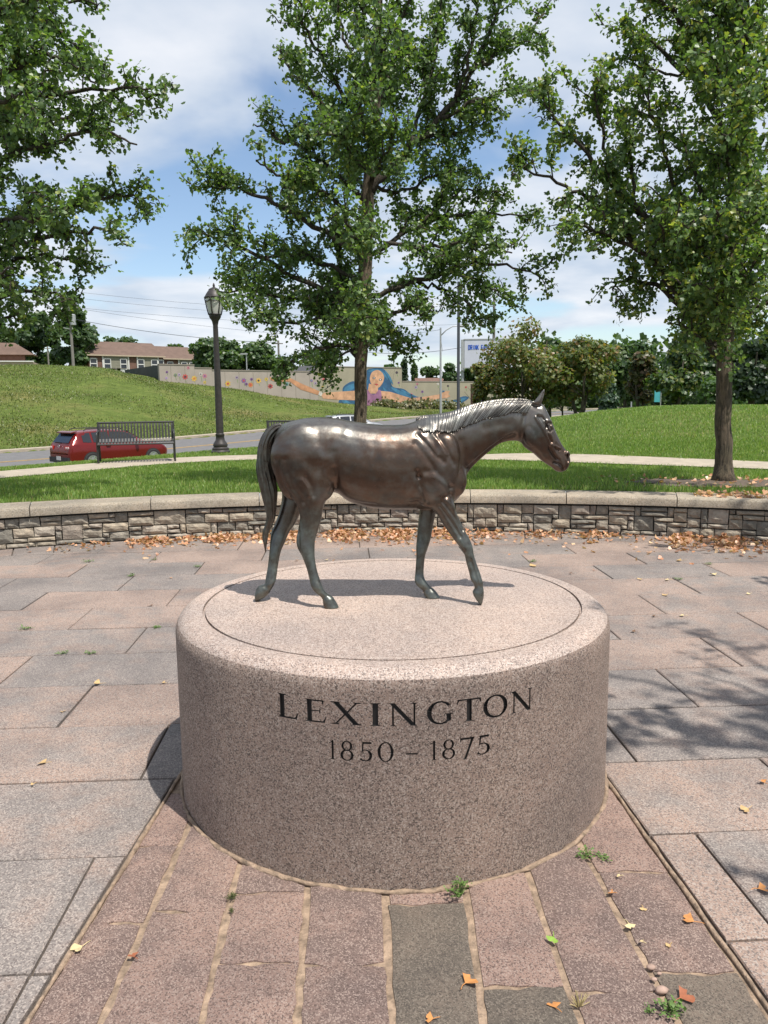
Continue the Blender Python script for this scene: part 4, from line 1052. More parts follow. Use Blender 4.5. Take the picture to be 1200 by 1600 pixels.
def right_tree():
    Y = 10.75; b = atY(1131, 745, Y); base = (b.x, Y, gz(b.x, Y) - 0.03)
    tk = [base] + [np.array(atY(x, y, Y)) for x, y in ((1131, 690), (1131, 620), (1133, 560), (1140, 450), (1146, 320), (1150, 180), (1154, 30), (1158, -130), (1160, -260))]
    tr = ([*tk], [0.122, 0.110, 0.105, 0.102, 0.105, 0.09, 0.075, 0.06, 0.045, 0.015])
    L = []
    def l(pts, dY, r=0.035): L.append((limb_px(Y, pts, dY), r))
    l([(1130, 570), (1090, 515), (1040, 460), (985, 435), (958, 455)], -0.2, .06); l([(1130, 560), (1075, 480), (1010, 400), (930, 360), (885, 345)], -0.6, .055)
    l([(1010, 400), (930, 320), (860, 280), (805, 258)], -0.5, .035); l([(1134, 520), (1060, 400), (960, 290), (880, 200), (850, 160)], -0.3, .055); l([(960, 290), (940, 200), (925, 125)], -0.4, .03)
    l([(1000, 340), (985, 240), (1000, 140)], 0.5, .03); l([(1138, 470), (1070, 330), (1030, 210), (1010, 150)], -0.9, .04); l([(1141, 430), (1080, 260), (1060, 190)], 0.9, .04)
    l([(1132, 545), (1095, 530), (1060, 500)], -1.2, .02)
    l([(1135, 520), (1180, 480), (1230, 470)], -.5, .04); l([(1136, 500), (1190, 420), (1260, 380)], .5, .04); l([(1140, 440), (1200, 330), (1280, 290)], -.4, .04); l([(1146, 320), (1190, 220), (1260, 170)], .3, .035); l([(1150, 200), (1200, 100), (1250, 50)], -.5, .035)
    l([(1153, 90), (1135, 20), (1120, -60)], -1.2, .03); l([(1155, 40), (1175, -20), (1190, -80)], -1.0, .03); l([(1152, 130), (1165, 60), (1150, 0)], -1.5, .03); l([(1154, 60), (1130, 40), (1100, 0)], -.9, .025)
    l([(1148, 230), (1080, 120), (1010, 60), (972, 55)], 0.6, .045); l([(1150, 180), (1080, 60), (1020, -10), (985, -30)], -.4, .04); l([(1152, 120), (1090, 30), (1040, -70)], .8, .035); l([(1080, 120), (1020, 110), (985, 92)], 0.3, .02)
    for (px, py), (qx, qy), d in [((1136, 500), (1110, 450), -2.0), ((1138, 470), (1170, 430), -1.9), ((1140, 430), (1100, 380), 2.0), ((1142, 390), (1120, 330), -2.2), ((1144, 350), (1180, 300), -1.9), ((1146, 300), (1100, 240), 1.9), ((1147, 280), (1130, 210), -2.0),
                              ((1150, 220), (1180, 150), -1.8), ((1152, 150), (1110, 80), -1.8), ((1153, 100), (1180, 40), 1.6), ((1135, 520), (1080, 470), 1.9), ((1060, 420), (1030, 350), -1.6), ((1000, 380), (960, 330), 1.2), ((1060, 360), (1010, 300), 1.5), ((1060, 400), (1060, 330), -1.9), ((1135, 530), (1160, 500), 1.9)]:
        l([(px, py), ((px + qx) / 2, (py + qy) / 2 + 6), (qx, qy)], d, .035)
    branch_tree('ginkgo_tree', 'fan-leaved tree with yellowing leaves rising from the bare mulch patch at right', 'tree', base, tr, L, GINK + [(0.26, 0.25, 0.05)], [4, 5, 3, 2.0, 0.5], 0.055, 8.2, (0.22, 0.58), 0.038, 4, 'young ginkgo trees around the plaza', 5)
    return base
RT_BASE = right_tree()
def left_tree():
    Y = 9.9; x0 = -6.75; base = (x0, Y, gz(x0, Y) - 0.03)
    up = lambda z, dx=0: np.array([x0 + dx, Y, z])
    tr = ([np.array(base), up(1.6), up(3.2, .05), up(5.0, .02), up(7.2, -.05), up(9.2)], [0.15, 0.13, 0.115, 0.09, 0.06, 0.015])
    L = []
    def l(z, pts, dY, r=0.045): L.append(([up(z)] + limb_px(Y + dY * .4, pts, dY * .6), r))
    l(2.6, [(-60, 480), (40, 455), (112, 468)], -.3); l(2.5, [(-80, 520), (0, 500), (40, 498)], .5); l(3.0, [(-60, 430), (60, 400), (130, 420), (112, 478)], .6, .03)
    l(3.3, [(-60, 400), (60, 375), (150, 360), (205, 385)], -.2); l(3.7, [(-50, 350), (70, 330), (160, 310), (232, 308)], .3, .05); l(3.9, [(-60, 350), (50, 340), (120, 325)], -1.2)
    l(4.4, [(-60, 270), (60, 230), (150, 205), (214, 226)], -.2, .05); l(4.6, [(-60, 240), (40, 200), (120, 180), (190, 195)], .6, .05); l(5.0, [(-60, 190), (60, 150), (160, 140), (240, 138)], -.1, .05)
    l(5.3, [(-60, 140), (30, 100), (90, 90), (150, 130)], -.8); l(5.6, [(-60, 90), (30, 50), (80, 40), (120, 80)], .5); l(6.0, [(-60, 40), (30, 10), (90, -5), (152, 8)], -.2, .045); l(6.3, [(-50, -10), (40, -50), (100, -70)], .3)
    l(4.9, [(-80, 210), (0, 160), (40, 140)], -1.8); l(5.6, [(-70, 120), (0, 60), (30, 30)], 1.6); l(3.4, [(-80, 400), (-10, 370), (30, 370)], 1.4); l(3.0, [(-100, 450), (-30, 430), (20, 420)], -1.4); l(5.2, [(-60, 170), (10, 110), (60, 100)], 1.5)
    l(4.6, [(-80, 250), (-10, 200), (40, 190)], 1.7); l(5.9, [(-60, 70), (10, 10), (60, 0)], -1.6)
    for a in np.linspace(1.9, 4.6, 7):
        for z in (3.2, 5.0):
            p = up(z); e = p + np.array([math.cos(a) * 1.9, math.sin(a) * 1.9, 0.8]); L.append(([p, (p + e) / 2 + np.array([0, 0, .15]), e], .035))
    branch_tree('ginkgo_tree', 'fan-leaved tree whose leafy limbs reach in from the left above the grassy hill', 'tree', base, tr, L, GINK, [4, 5, 2.5, .4], 0.052, 8.0, (0.20, 0.53), 0.038, 4, 'young ginkgo trees around the plaza', 8)
left_tree()
def shade_tree(x0, y0, z0, R, zc, seed, label, nl=26):
    base = (x0, y0, z0); up = lambda z: np.array([x0, y0, z])
    rs = np.random.default_rng(seed)
    tr = ([np.array(base), up(z0 + 2), up(zc), up(zc + 2.6)], [0.17, 0.14, 0.09, 0.02]); L = []
    for i in range(nl):
        a = i * 2.4; z = z0 + 2.4 + (zc + 1.4 - z0 - 2.4) * i / nl; rr = R * rs.uniform(0.6, 1.0) * (1 - 0.45 * max(0, (z - zc) / 2)); p = up(z); e = p + np.array([math.cos(a) * rr, math.sin(a) * rr, rs.uniform(.4, 1.2)])
        L.append(([p, (p + e) / 2 + np.array([0, 0, .2]), e], .04))
    branch_tree('ginkgo_tree', label, 'tree', base, tr, L, GINK, [4, 5, 3, 1], 0.085, 2.8, (0.35, 0.9), 0.075, 2, 'young ginkgo trees around the plaza', seed)
shade_tree(4.75, 1.05, 0.0, 2.0, 6.4, 21, 'fan-leaved tree beside the plaza, right of the plinth, shading the paving in front', 24)
shade_tree(7.1, 6.3, 0.0, 2.6, 4.4, 22, 'fan-leaved tree by the right end of the seat wall, shading its stones', 24)

# --------------------------------------------------------------- far and middle trees: trunk, boughs and a crown of leaf sprays
def clump_tree(name, label, x, y, h, r, pal, w, n=2600, size=0.28, trunk_h=None, zb=None, group=None, seed=1, lobes=9, conifer=False, stems=1, squash=0.75, low=0.25, tr=None, bk='bark_dark'):
    rs = np.random.default_rng(seed); z0 = gz(x, y) if zb is None else zb
    root = thing(name, label, 'tree', (x, y, z0), 0, group)
    th = trunk_h if trunk_h is not None else h * 0.3
    tb = MB(); tr = tr or 0.03 * h
    if conifer:
        tb.tube([(0, 0, -.1), (0, 0, h * .5), (0, 0, h * .97)], [tr, tr * .6, .01], 8)
    for s in range(stems if not conifer else 0):
        a = s * 2 * math.pi / max(1, stems) + seed; sp = r * (0.45 if stems > 1 else 0.08)
        tb.tube([(0.1 * math.cos(a) * (stems > 1), 0.1 * math.sin(a) * (stems > 1), -.1), (sp * .4 * math.cos(a), sp * .4 * math.sin(a), th * .7), (sp * math.cos(a), sp * math.sin(a), h * .75)], [tr, tr * .75, tr * .2], 8)
        for q in range(4):
            b = a + rs.uniform(-1.4, 1.4); zz = th * .7 + rs.uniform(0, .25) * h
            tb.tube([(sp * .5 * math.cos(a), sp * .5 * math.sin(a), zz), (r * .75 * math.cos(b), r * .75 * math.sin(b), zz + h * .25)], [tr * .4, tr * .1], 5)
    tb.build('trunk', M[bk], root, True)
    if conifer:
        t = rs.uniform(0, 1, n) ** 0.8; z = h * (low + (1 - low) * t); lay = 0.72 + 0.28 * np.sin(z * (22 / h) + seed); rad = r * (1 - t) ** 0.8 * lay * rs.uniform(0.35, 1, n) ** .5; a = rs.uniform(0, 2 * math.pi, n)
        P = np.stack([rad * np.cos(a), rad * np.sin(a), z - rad * .25], 1); N = np.stack([np.cos(a), np.sin(a), np.full(n, .6)], 1)
    else:
        cs = []
        for i in range(lobes):
            a = i * 2.39996 + seed; q = rs.uniform(0.15, 0.72); zz = th * .55 + (h - th * .55) * rs.uniform(0.10, 0.84)
            k = 1 - 0.55 * abs((zz - (th + h) / 2) / (h / 2)); cs.append((r * q * math.cos(a) * k * 1.25, r * q * math.sin(a) * k * 1.25, zz, r * rs.uniform(.20, .44)))
        cs.append((0, 0, h * .84, r * .34)); cs.append((0, 0, h * .6, r * .42)); cs = np.array(cs)
        i = rs.choice(len(cs), n, p=cs[:, 3] ** 2 / (cs[:, 3] ** 2).sum()); d = rs.normal(0, 1, (n, 3)); d /= np.linalg.norm(d, axis=1)[:, None]
        rr = cs[i, 3] * rs.uniform(0.45, 1.08, n); P = cs[i, :3] + d * rr[:, None] * np.array([1, 1, squash]); N = d + np.array([0, 0, .4])
        P[:, 2] = np.minimum(P[:, 2], h)
    sz = rs.uniform(.6, 1.3, n) * size; t_ = tint_mix(n, pal, w)
    leaf_cloud('crown', P, N, sz, t_, M['leaf'], root, 0.5); return root
DK = [(0.045, 0.085, 0.034), (0.065, 0.11, 0.04), (0.095, 0.145, 0.05)]
OL = [(0.10, 0.13, 0.04), (0.15, 0.165, 0.05), (0.20, 0.13, 0.05), (0.08, 0.115, 0.035)]
PN = [(0.03, 0.055, 0.028), (0.045, 0.07, 0.035)]
def px_tree(name, label, px, ybase, ytop, halfw, Y, pal, w, group, **k):
    """stand a tree at depth Y so that foot, top and half width fall where the photograph shows them"""
    b = atY(px, ybase, Y); t = atY(px, ytop, Y); zb = min(b.z, gz(b.x, Y)) if k.pop('ground', True) else b.z
    r = halfw / F_PX * Y; n = k.pop('n', 2600)
    return clump_tree(name, label, b.x, Y, t.z - zb, r, pal, w, n, zb=zb, group=group, **k)
G2 = 'trees beyond the road and the mound'
px_tree('crabapple_tree', 'small olive tree with its crown under the billboard lettering', 752, 655, 558, 36, 43, OL, [3, 4, 3, 2], G2, n=1700, size=.18, stems=2, lobes=9, seed=30, trunk_h=1.2, tr=.06)
px_tree('crabapple_tree', 'broad olive and russet tree right of the billboard, just left of the horse head', 820, 655, 487, 72, 42, OL, [3, 4, 3, 2], G2, n=6500, size=.17, stems=4, lobes=20, seed=31, trunk_h=1.3, squash=.8, tr=.10)
px_tree('crabapple_tree', 'olive and russet tree above the horse muzzle, right of the broad one', 906, 660, 517, 60, 40, OL, [4, 3, 2, 3], G2, n=4300, size=.17, stems=3, lobes=15, seed=32, trunk_h=1.4, tr=.10)
px_tree('dark_tree', 'dense dark green tree between the two russet trees', 858, 655, 520, 50, 58, DK, [4, 4, 1], G2, n=4200, size=.34, lobes=10, seed=33, trunk_h=2)
px_tree('spruce_tree', 'small blue green spruce below the russet branches at the edge of the mound', 950, 652, 585, 26, 46, [(0.06, 0.10, 0.07), (0.08, 0.125, 0.085)], [1, 1], G2, n=1800, size=.22, conifer=True, seed=34, low=.03)
px_tree('bare_topped_tree', 'thin russet tree near the small teal banner', 1000, 645, 545, 34, 50, [(0.13, 0.085, 0.045), (0.10, 0.10, 0.04), (0.06, 0.08, 0.03)], [2, 3, 3], G2, n=2400, size=.24, lobes=8, seed=35, trunk_h=1.5, stems=2)
px_tree('maple_tree', 'green tree left of the yellowing tree trunk, behind the mound', 1058, 645, 535, 52, 48, OL[:2] + DK, [2, 2, 3, 3, 2], G2, n=4600, size=.26, lobes=12, seed=36, stems=2, trunk_h=1.5)
px_tree('pine_tree', 'dark pine with bare lower trunk right of the yellowing tree trunk', 1172, 640, 520, 62, 38, PN, [1, 1], G2, n=4200, size=.22, lobes=12, seed=37, trunk_h=2.0, squash=.45, tr=.2)
px_tree('dark_tree', 'wide dark tree filling the gap behind the spruce', 975, 642, 535, 60, 75, DK, [3, 3, 2], G2, n=5200, size=.45, lobes=11, seed=38)
px_tree('dark_tree', 'dark tree at far right behind the pine', 1215, 640, 505, 70, 62, DK, [3, 3, 2], G2, n=5200, size=.42, lobes=11, seed=39)
px_tree('dark_tree', 'dark tree behind the green tree and the yellowing tree trunk', 1105, 640, 528, 60, 70, DK, [2, 4, 2], G2, n=4800, size=.42, lobes=11, seed=40)
px_tree('shrubby_tree', 'low green tree between the two russet trees and the mound', 880, 657, 590, 36, 50, DK + OL[:1], [1, 2, 3, 3], G2, n=2400, size=.25, lobes=8, seed=41, trunk_h=.5, low=.05)
px_tree('shrubby_tree', 'pale green sapling at the edge of the mound behind the pine', 1140, 640, 585, 50, 56, [(0.08, 0.14, 0.04), (0.06, 0.11, 0.04)], [1, 1], G2, n=2600, size=.25, lobes=9, seed=42, trunk_h=.4)
G3 = 'trees behind the houses and the painted wall'
px_tree('dark_tree', 'tall dark tree behind the left utility pole', 118, 590, 472, 40, 112, DK, [3, 4, 1], G3, n=4200, size=.62, lobes=11, seed=51, trunk_h=3)
px_tree('dark_tree', 'tall dark tree at far left behind the small tan house', 62, 590, 483, 42, 118, DK, [4, 3, 1], G3, n=4200, size=.62, lobes=11, seed=52, trunk_h=3)
px_tree('dark_tree', 'dark tree at the left edge over the small tan house', 5, 590, 500, 44, 116, DK, [4, 3, 1], G3, n=3600, size=.62, lobes=10, seed=53, trunk_h=3)
px_tree('round_tree', 'distant round tree above the brick house roof', 196, 570, 521, 30, 165, DK, [2, 3, 3], G3, n=1300, size=.7, lobes=7, seed=54)
px_tree('round_tree', 'small distant tree right of the brick house ridge', 274, 572, 534, 24, 160, DK, [2, 3, 3], G3, n=1100, size=.7, lobes=7, seed=55)
px_tree('dense_bush_tree', 'wide dense tree behind the flowers of the painted wall, by the lamp', 345, 600, 529, 52, 92, DK, [3, 4, 2], G3, n=5200, size=.45, lobes=14, seed=56, trunk_h=.5)
px_tree('dense_bush_tree', 'wide dense tree right of the lamp behind the painted wall', 412, 600, 533, 46, 94, DK, [3, 4, 2], G3, n=4600, size=.45, lobes=13, seed=57, trunk_h=.5)
px_tree('conifer', 'small pointed conifer right of the painted woman head', 632, 610, 563, 9, 130, PN, [1, 1], G3, n=700, size=.5, conifer=True, seed=58, low=.02)
px_tree('conifer', 'second pointed conifer behind the street light pole', 648, 612, 571, 11, 132, DK, [1, 1, 1], G3, n=700, size=.5, conifer=True, seed=59, low=.02)
px_tree('round_tree', 'round distant tree left of the street light pole', 674, 612, 571, 17, 140, DK, [2, 3, 3], G3, n=1000, size=.6, lobes=7, seed=60)
px_tree('dark_tree', 'dark distant tree between the two tall poles', 703, 618, 563, 16, 118, DK, [4, 2, 1], G3, n=1200, size=.5, lobes=8, seed=61)
px_tree('round_tree', 'distant tree behind the wall right of the centre trunk', 610, 610, 566, 24, 150, DK, [2, 3, 2], G3, n=1100, size=.7, lobes=7, seed=62)
px_tree('round_tree', 'distant tree behind the wall left of the centre trunk', 500, 600, 552, 40, 150, DK, [3, 3, 2], G3, n=1700, size=.7, lobes=9, seed=63)
px_tree('dark_tree', 'distant tree above the billboard base left of the broad russet tree', 742, 620, 556, 28, 120, DK, [3, 3, 1], G3, n=1600, size=.55, lobes=9, seed=64)
# far woods seen through every gap on the right
def far_woods():
    P = []; rs = RNG
    for i in range(60):
        px = 740 + i * 9.5 + rs.uniform(-4, 4); Y = rs.uniform(105, 150); b = atY(px, 640, Y); h = rs.uniform(6, 12)
        d = rs.normal(0, 1, (260, 3)); d /= np.linalg.norm(d, axis=1)[:, None]
        P.append(np.array([b.x, Y, b.z + h * .5]) + d * np.array([3.2, 3.2, h * .52]) * rs.uniform(.5, 1, (260, 1)))
    P = np.concatenate(P); n = len(P)
    o = leaf_cloud('far_woods', P, RNG.normal(0, .5, (n, 3)) + np.array([0, -.4, .6]), RNG.uniform(.5, 1.1, n), tint_mix(n, DK, [3, 4, 2]), M['leaf'], None, .4); tag(o, kind='stuff')
far_woods()
# ================================================================== GRASS
def blades(name, X, Y, h, wd, pal, w, lean=0.35):
    n = len(X); Z = ground_z(X, Y); a = RNG.uniform(0, 2 * math.pi, n); hh = RNG.uniform(.5, 1.3, n) * h
    la = RNG.uniform(0, 2 * math.pi, n); lk = RNG.uniform(0.05, lean * 2, n) * hh
    dx, dy = np.cos(a) * wd / 2, np.sin(a) * wd / 2
    b0 = np.stack([X - dx, Y - dy, Z - 0.01], 1); b1 = np.stack([X + dx, Y + dy, Z - 0.01], 1)
    m0 = np.stack([X + dx * .7 + np.cos(la) * lk * .35, Y + dy * .7 + np.sin(la) * lk * .35, Z + hh * .6], 1); m1 = np.stack([X - dx * .7 + np.cos(la) * lk * .35, Y - dy * .7 + np.sin(la) * lk * .35, Z + hh * .6], 1)
    t = np.stack([X + np.cos(la) * lk, Y + np.sin(la) * lk, Z + hh], 1)
    V = np.stack([b0, b1, m0, m1, t], 1).reshape(-1, 3); i = np.arange(n)[:, None] * 5
    Fq = np.concatenate([i + np.array([[0, 1, 2]]), i + np.array([[0, 2, 3]]), i + np.array([[3, 2, 4]])])
    c = tint_mix(n, pal, w, .25); o = np_mesh(name, V, Fq, M['blade'], None, False, np.concatenate([c, c, c])); tag(o, kind='stuff')
def sector(n, r0, r1, half=29.5):
    a = np.radians(RNG.uniform(90 - half, 90 + half, n)); r = np.sqrt(RNG.uniform(r0 ** 2, r1 ** 2, n))
    return r * np.cos(a), r * np.sin(a)      # about the eye's foot
GP = [(0.135, 0.22, 0.05), (0.18, 0.27, 0.065), (0.235, 0.30, 0.085), (0.38, 0.34, 0.17)]
def lawn_grass():
    X, Y = sector(230000, 9.6, 19.5); r = np.hypot(X - PC.x, Y - PC.y); k = (r > R_BACK + 0.02) & (path_dist(X, Y) > PW + 0.02)
    k &= np.hypot((X - RT_BASE[0]) / 1.5, (Y - RT_BASE[1] + .1) / 0.85) > RNG.uniform(.75, 1.35, len(X))
    patch = np.sin(X * 1.7 + np.sin(Y * 2.1)) * np.sin(Y * 1.9 + 1.0); k &= RNG.random(len(X)) < 0.78 + 0.2 * patch
    blades('lawn_grass', X[k], Y[k], 0.055, 0.011, GP, [4, 5, 3, .5])
    X, Y = sector(170000, 15.5, 31); e = (X - P0[0]) * RN[0] + (Y - P0[1]) * RN[1]; k = (e < -0.45) & (path_dist(X, Y) > PW + 0.05) & (X > -15)
    mp = np.sin(X * .8 + np.sin(Y * .9)) * np.sin(Y * .6); k &= RNG.random(len(X)) < .72 + .28 * mp
    blades('mound_grass', X[k], Y[k], 0.06, 0.02, GP, [4, 6, 4, .6])
    # rough bank beyond the road
    n = 150000; a = RNG.uniform(-.62, .12, n); Y = RNG.uniform(36, 92, n); X = a * Y; e = (X - P0[0]) * RN[0] + (Y - P0[1]) * RN[1]
    k = (e > RW + .6) & (Y < np.interp(a, A_K, A_Y) + 1.0)
    pt = np.sin(X * .31 + 2 * np.sin(Y * .17)) * np.sin(Y * .37 + X * .11); k &= RNG.random(n) < 0.45 + 0.5 * pt
    blades('bank_grass', X[k], Y[k], 0.10, 0.06, [(0.10, 0.13, 0.036), (0.13, 0.155, 0.05), (0.21, 0.185, 0.085), (0.085, 0.12, 0.034)], [4, 4, 2, 3], .6)
lawn_grass()
M['mulch'] = simple('bare_mulch_soil', (0.115, 0.085, 0.06), 0.95, 0, 0.45, 18, 0.8)
def mulch():
    V = [(RT_BASE[0], RT_BASE[1], gz(RT_BASE[0], RT_BASE[1]) + .035)]; n = 40; m = MB()
    for ring in (0.5, 1.0):
        for i in range(n):
            a = 2 * math.pi * i / n; k = ring * (1 + .14 * math.sin(3 * a + 1) + .08 * math.sin(7 * a)); x = RT_BASE[0] + 1.35 * k * math.cos(a); y = RT_BASE[1] - .08 + .62 * k * math.sin(a)
            V.append((x, y, gz(x, y) + (.022 if ring < 1 else .006)))
    m.add(V, [(0, 1 + i, 1 + (i + 1) % n) for i in range(n)] + [(1 + i, n + 1 + i, n + 1 + (i + 1) % n, 1 + (i + 1) % n) for i in range(n)])
    tag(m.build('mulch_bed', M['mulch'], None, True), kind='structure')
mulch()
# ================================================================== FALLEN LEAVES
DRY = [(0.44, 0.22, 0.12), (0.52, 0.30, 0.18), (0.36, 0.165, 0.09), (0.56, 0.38, 0.23), (0.25, 0.13, 0.085)]
def litter():
    X, Y, Zs = [], [], []
    def drift(px0, px1, n, depth, zmax):
        ph = RNG.uniform(0, 6)
        """heap against the wall foot between two sight lines"""
        for _ in range(n):
            px = RNG.uniform(px0, px1); d = ray(px, 840)
            if RNG.random() > .55 + .45 * math.sin(px * .075 + ph): continue
            dep = abs(RNG.normal(0, depth)) + .02
            A = d.x ** 2 + d.y ** 2; Bq = -2 * d.y * PC.y; Cq = PC.y ** 2 - (R_WALL - dep) ** 2
            t = (-Bq + math.sqrt(max(0, Bq * Bq - 4 * A * Cq))) / (2 * A); X.append(d.x * t); Y.append(d.y * t); Zs.append(.008 + RNG.uniform(0, zmax) * math.exp(-dep / .25))
    drift(40, 110, 45, .25, .02); drift(120, 180, 40, .22, .02); drift(190, 300, 600, .24, .02); drift(290, 420, 900, .28, .03); drift(400, 760, 2300, .28, .035); drift(520, 640, 700, .34, .03); drift(740, 960, 640, .26, .025); drift(960, 1060, 80, .25, .02); drift(1050, 1230, 1500, .36, .04)
    for px0, px1, n in ((190, 300, 25), (300, 480, 50), (480, 760, 80), (760, 1000, 60), (1000, 1200, 70)):
        drift(px0, px1, n, .75, .004)
    n = len(X); P = np.stack([X, Y, Zs], 1)
    o = leaf_cloud('fallen_leaves', P, RNG.normal(0, .55, (n, 3)) + np.array([0, 0, 1.0]), RNG.uniform(.028, .058, n), tint_mix(n, DRY, [4, 5, 2, 2, 1], .25), M['dry'], None, .25); tag(o, kind='stuff')
    # leaves lying along the cap stone at the right end, and on the mulch
    Q = []
    for _ in range(130):
        px = RNG.uniform(1085, 1215); d = ray(px, 780); rr = RNG.uniform(R_WALL + .12, R_BACK + .03); A = d.x ** 2 + d.y ** 2; Bq = -2 * d.y * PC.y; Cq = PC.y ** 2 - rr ** 2; t = (-Bq + math.sqrt(Bq * Bq - 4 * A * Cq)) / (2 * A); Q.append((d.x * t, d.y * t, W_TOP + CAP_T + .008 + RNG.uniform(0, .012)))
    for _ in range(120):
        a = RNG.uniform(0, 6.28); k = RNG.uniform(.2, 1.5); x = RT_BASE[0] + 1.4 * k * math.cos(a); y = RT_BASE[1] - .1 + .8 * k * math.sin(a)
        if math.hypot(x - PC.x, y - PC.y) > R_BACK + .05: Q.append((x, y, gz(x, y) + .04))
    Q = np.array(Q); n = len(Q)
    o = leaf_cloud('wall_top_leaves', Q, RNG.normal(0, .4, (n, 3)) + np.array([0, 0, 1.0]), RNG.uniform(.04, .075, n), tint_mix(n, DRY, [4, 5, 2, 2, 1], .25), M['dry'], None, .2); tag(o, kind='stuff')
litter()
def dry_mats():
    out = {}
    for nm, c in (('tan', (0.55, 0.37, 0.17)), ('orange', (0.55, 0.24, 0.075)), ('rust', (0.33, 0.11, 0.05)), ('pale', (0.66, 0.52, 0.28)), ('green', (0.22, 0.36, 0.05)), ('brown', (0.20, 0.11, 0.06))):
        out[nm] = simple(nm + '_leaf', c, 0.7, 0, 0.2, 60)
    return out
DM = dry_mats()
def fan_leaf(px, py, wpx, kind, label, rot, group='single leaves fallen on the paving', lob=2):
    """one curled ginkgo leaf with its stalk"""
    p = atZ(px, py, 0.006); s = wpx / F_PX * (p - EYE).length * 0.55
    mb = MB(); n = 8; rim = []; A = np.linspace(-1.0, 1.0, n)
    cu = rnd.uniform(.15, .45)
    for i, a in enumerate(A):
        k = 1 - (0.35 if lob == 2 and i in (3, 4) and n == 8 and (i == 3) else 0) + rnd.uniform(-.08, .05)
        rim.append((s * 1.15 * k * math.sin(a * 1.05), s * 1.25 * k * math.cos(a * 1.05) - s * .5, s * cu * (a * a) + rnd.uniform(0, .12) * s))
    mid = [(x * .5, (y + s * .5) * .5 - s * .5, z * .35 + .002) for x, y, z in rim]
    vs = [(0, -s * .5, 0.003)] + mid + rim; fs = [(0, 1 + i, 2 + i) for i in range(n - 1)] + [(1 + i, n + 1 + i, n + 2 + i, 2 + i) for i in range(n - 1)]
    mb.add(vs, fs)
    o = mb.build('fallen_leaf', DM[kind], None, True, False); st_ = MB(); st_.tube([(0, -s * .5, .003), (s * .15, -s * 1.0, .006), (s * .4, -s * 1.45, .004)], [.0016, .0013, .001], 5); q = st_.build('leaf_stalk', DM[kind], o)
    o.location = p; o.rotation_euler = (rnd.uniform(-.12, .12), rnd.uniform(-.12, .12), rot); tag(o, label, 'leaf', group); return o
LV = [(67, 1192, 16, 'tan', 'tan leaf on the wide slab left of the plinth shadow', 1.2), (122, 1482, 22, 'pale', 'pale tan leaf on the left mortar edge of the sett band', 2.3), (208, 1494, 14, 'rust', 'small rust red leaf in the mortar joint at lower left', .6),
      (733, 1534, 26, 'orange', 'curled orange leaf on the mortar joint right of the grey sett', -.9), (863, 1468, 16, 'green', 'bright green fan leaf on the mortar joint in front of the plinth', 2.6), (984, 1447, 14, 'pale', 'pale cream leaf in the joint left of the big orange leaf', 3.3),
      (1077, 1438, 22, 'orange', 'largest orange leaf, beside the right mortar edge of the sett band', 1.0), (1002, 1472, 9, 'pale', 'pale sliver of leaf in the joint below the cream leaf', .4), (1045, 1478, 9, 'tan', 'tiny tan leaf on the sett below the largest orange leaf', 2.0), (1005, 1421, 9, 'tan', 'tiny tan leaf on the sett above the cream leaf', 2.9),
      (1070, 1558, 26, 'rust', 'long rust coloured leaf beside the weeds at lower right', -1.3), (866, 1572, 18, 'orange', 'small orange leaf on the grey sett at the bottom edge', .2), (672, 1592, 16, 'orange', 'orange leaf at the very bottom, in the joint below the curled one', 1.4), (1192, 1390, 22, 'orange', 'orange leaf at the right edge on the dark slab', -1.6),
      (1165, 1265, 16, 'tan', 'tan leaf on the dappled slab right of the plinth foot', 1.8), (955, 1395, 10, 'orange', 'small orange leaf wedged in the joint right of the plinth foot', .8), (1192, 1222, 12, 'orange', 'orange leaf at the right edge on the dappled slab', .3), (967, 1369, 8, 'pale', 'tiny pale leaf below the dark cross joint at right', 1.1),
      (152, 1068, 15, 'tan', 'tan leaf on the joint line far left of the plinth', 1.5), (51, 1226, 7, 'tan', 'tiny tan leaf on the joint line at far left', 2.2), (98, 1112, 8, 'tan', 'tiny tan leaf left of the plinth, two slabs behind its shadow', 0.1), (255, 1067, 9, 'tan', 'small tan leaf on the joint close to the plinth left side', .9),
      (235, 946, 9, 'brown', 'small brown leaf on the slab behind the plinth at left', .5), (355, 916, 9, 'pale', 'pale leaf on the slab behind the hind hooves', 2.8), (510, 875, 8, 'pale', 'pale yellow leaf on the paving between the horse legs', .2), (834, 884, 14, 'tan', 'tan leaf cluster on a joint beyond the plinth right shoulder', 1.9),
      (1066, 962, 10, 'pale', 'pale leaf on the slab joint right of the plinth top', .8), (1040, 930, 10, 'tan', 'tan leaf on the paving right of the plinth, before the shade', 2.1), (1022, 963, 8, 'brown', 'small dark brown leaf just right of the plinth top', 1.0), (1000, 905, 9, 'tan', 'small tan leaf beyond the plinth at right', 2.0),
      (1043, 906, 9, 'pale', 'pale leaf on the slab left of the tree shadow', 1.0), (892, 896, 7, 'brown', 'small dark leaf on the slab beyond the plinth right shoulder', 1.0), (1115, 898, 12, 'pale', 'pale leaf at the edge of the tree shadow', .3), (1062, 876, 12, 'tan', 'tan leaf well in front of the right leaf drift', .9),
      (1170, 928, 7, 'pale', 'small pale leaf inside the tree shadow', 1.6), (990, 987, 9, 'brown', 'dark brown leaf right of the plinth shoulder', .7)]
for px, py, w, kd, lb, ro in LV: fan_leaf(px, py, w, kd, lb, ro)
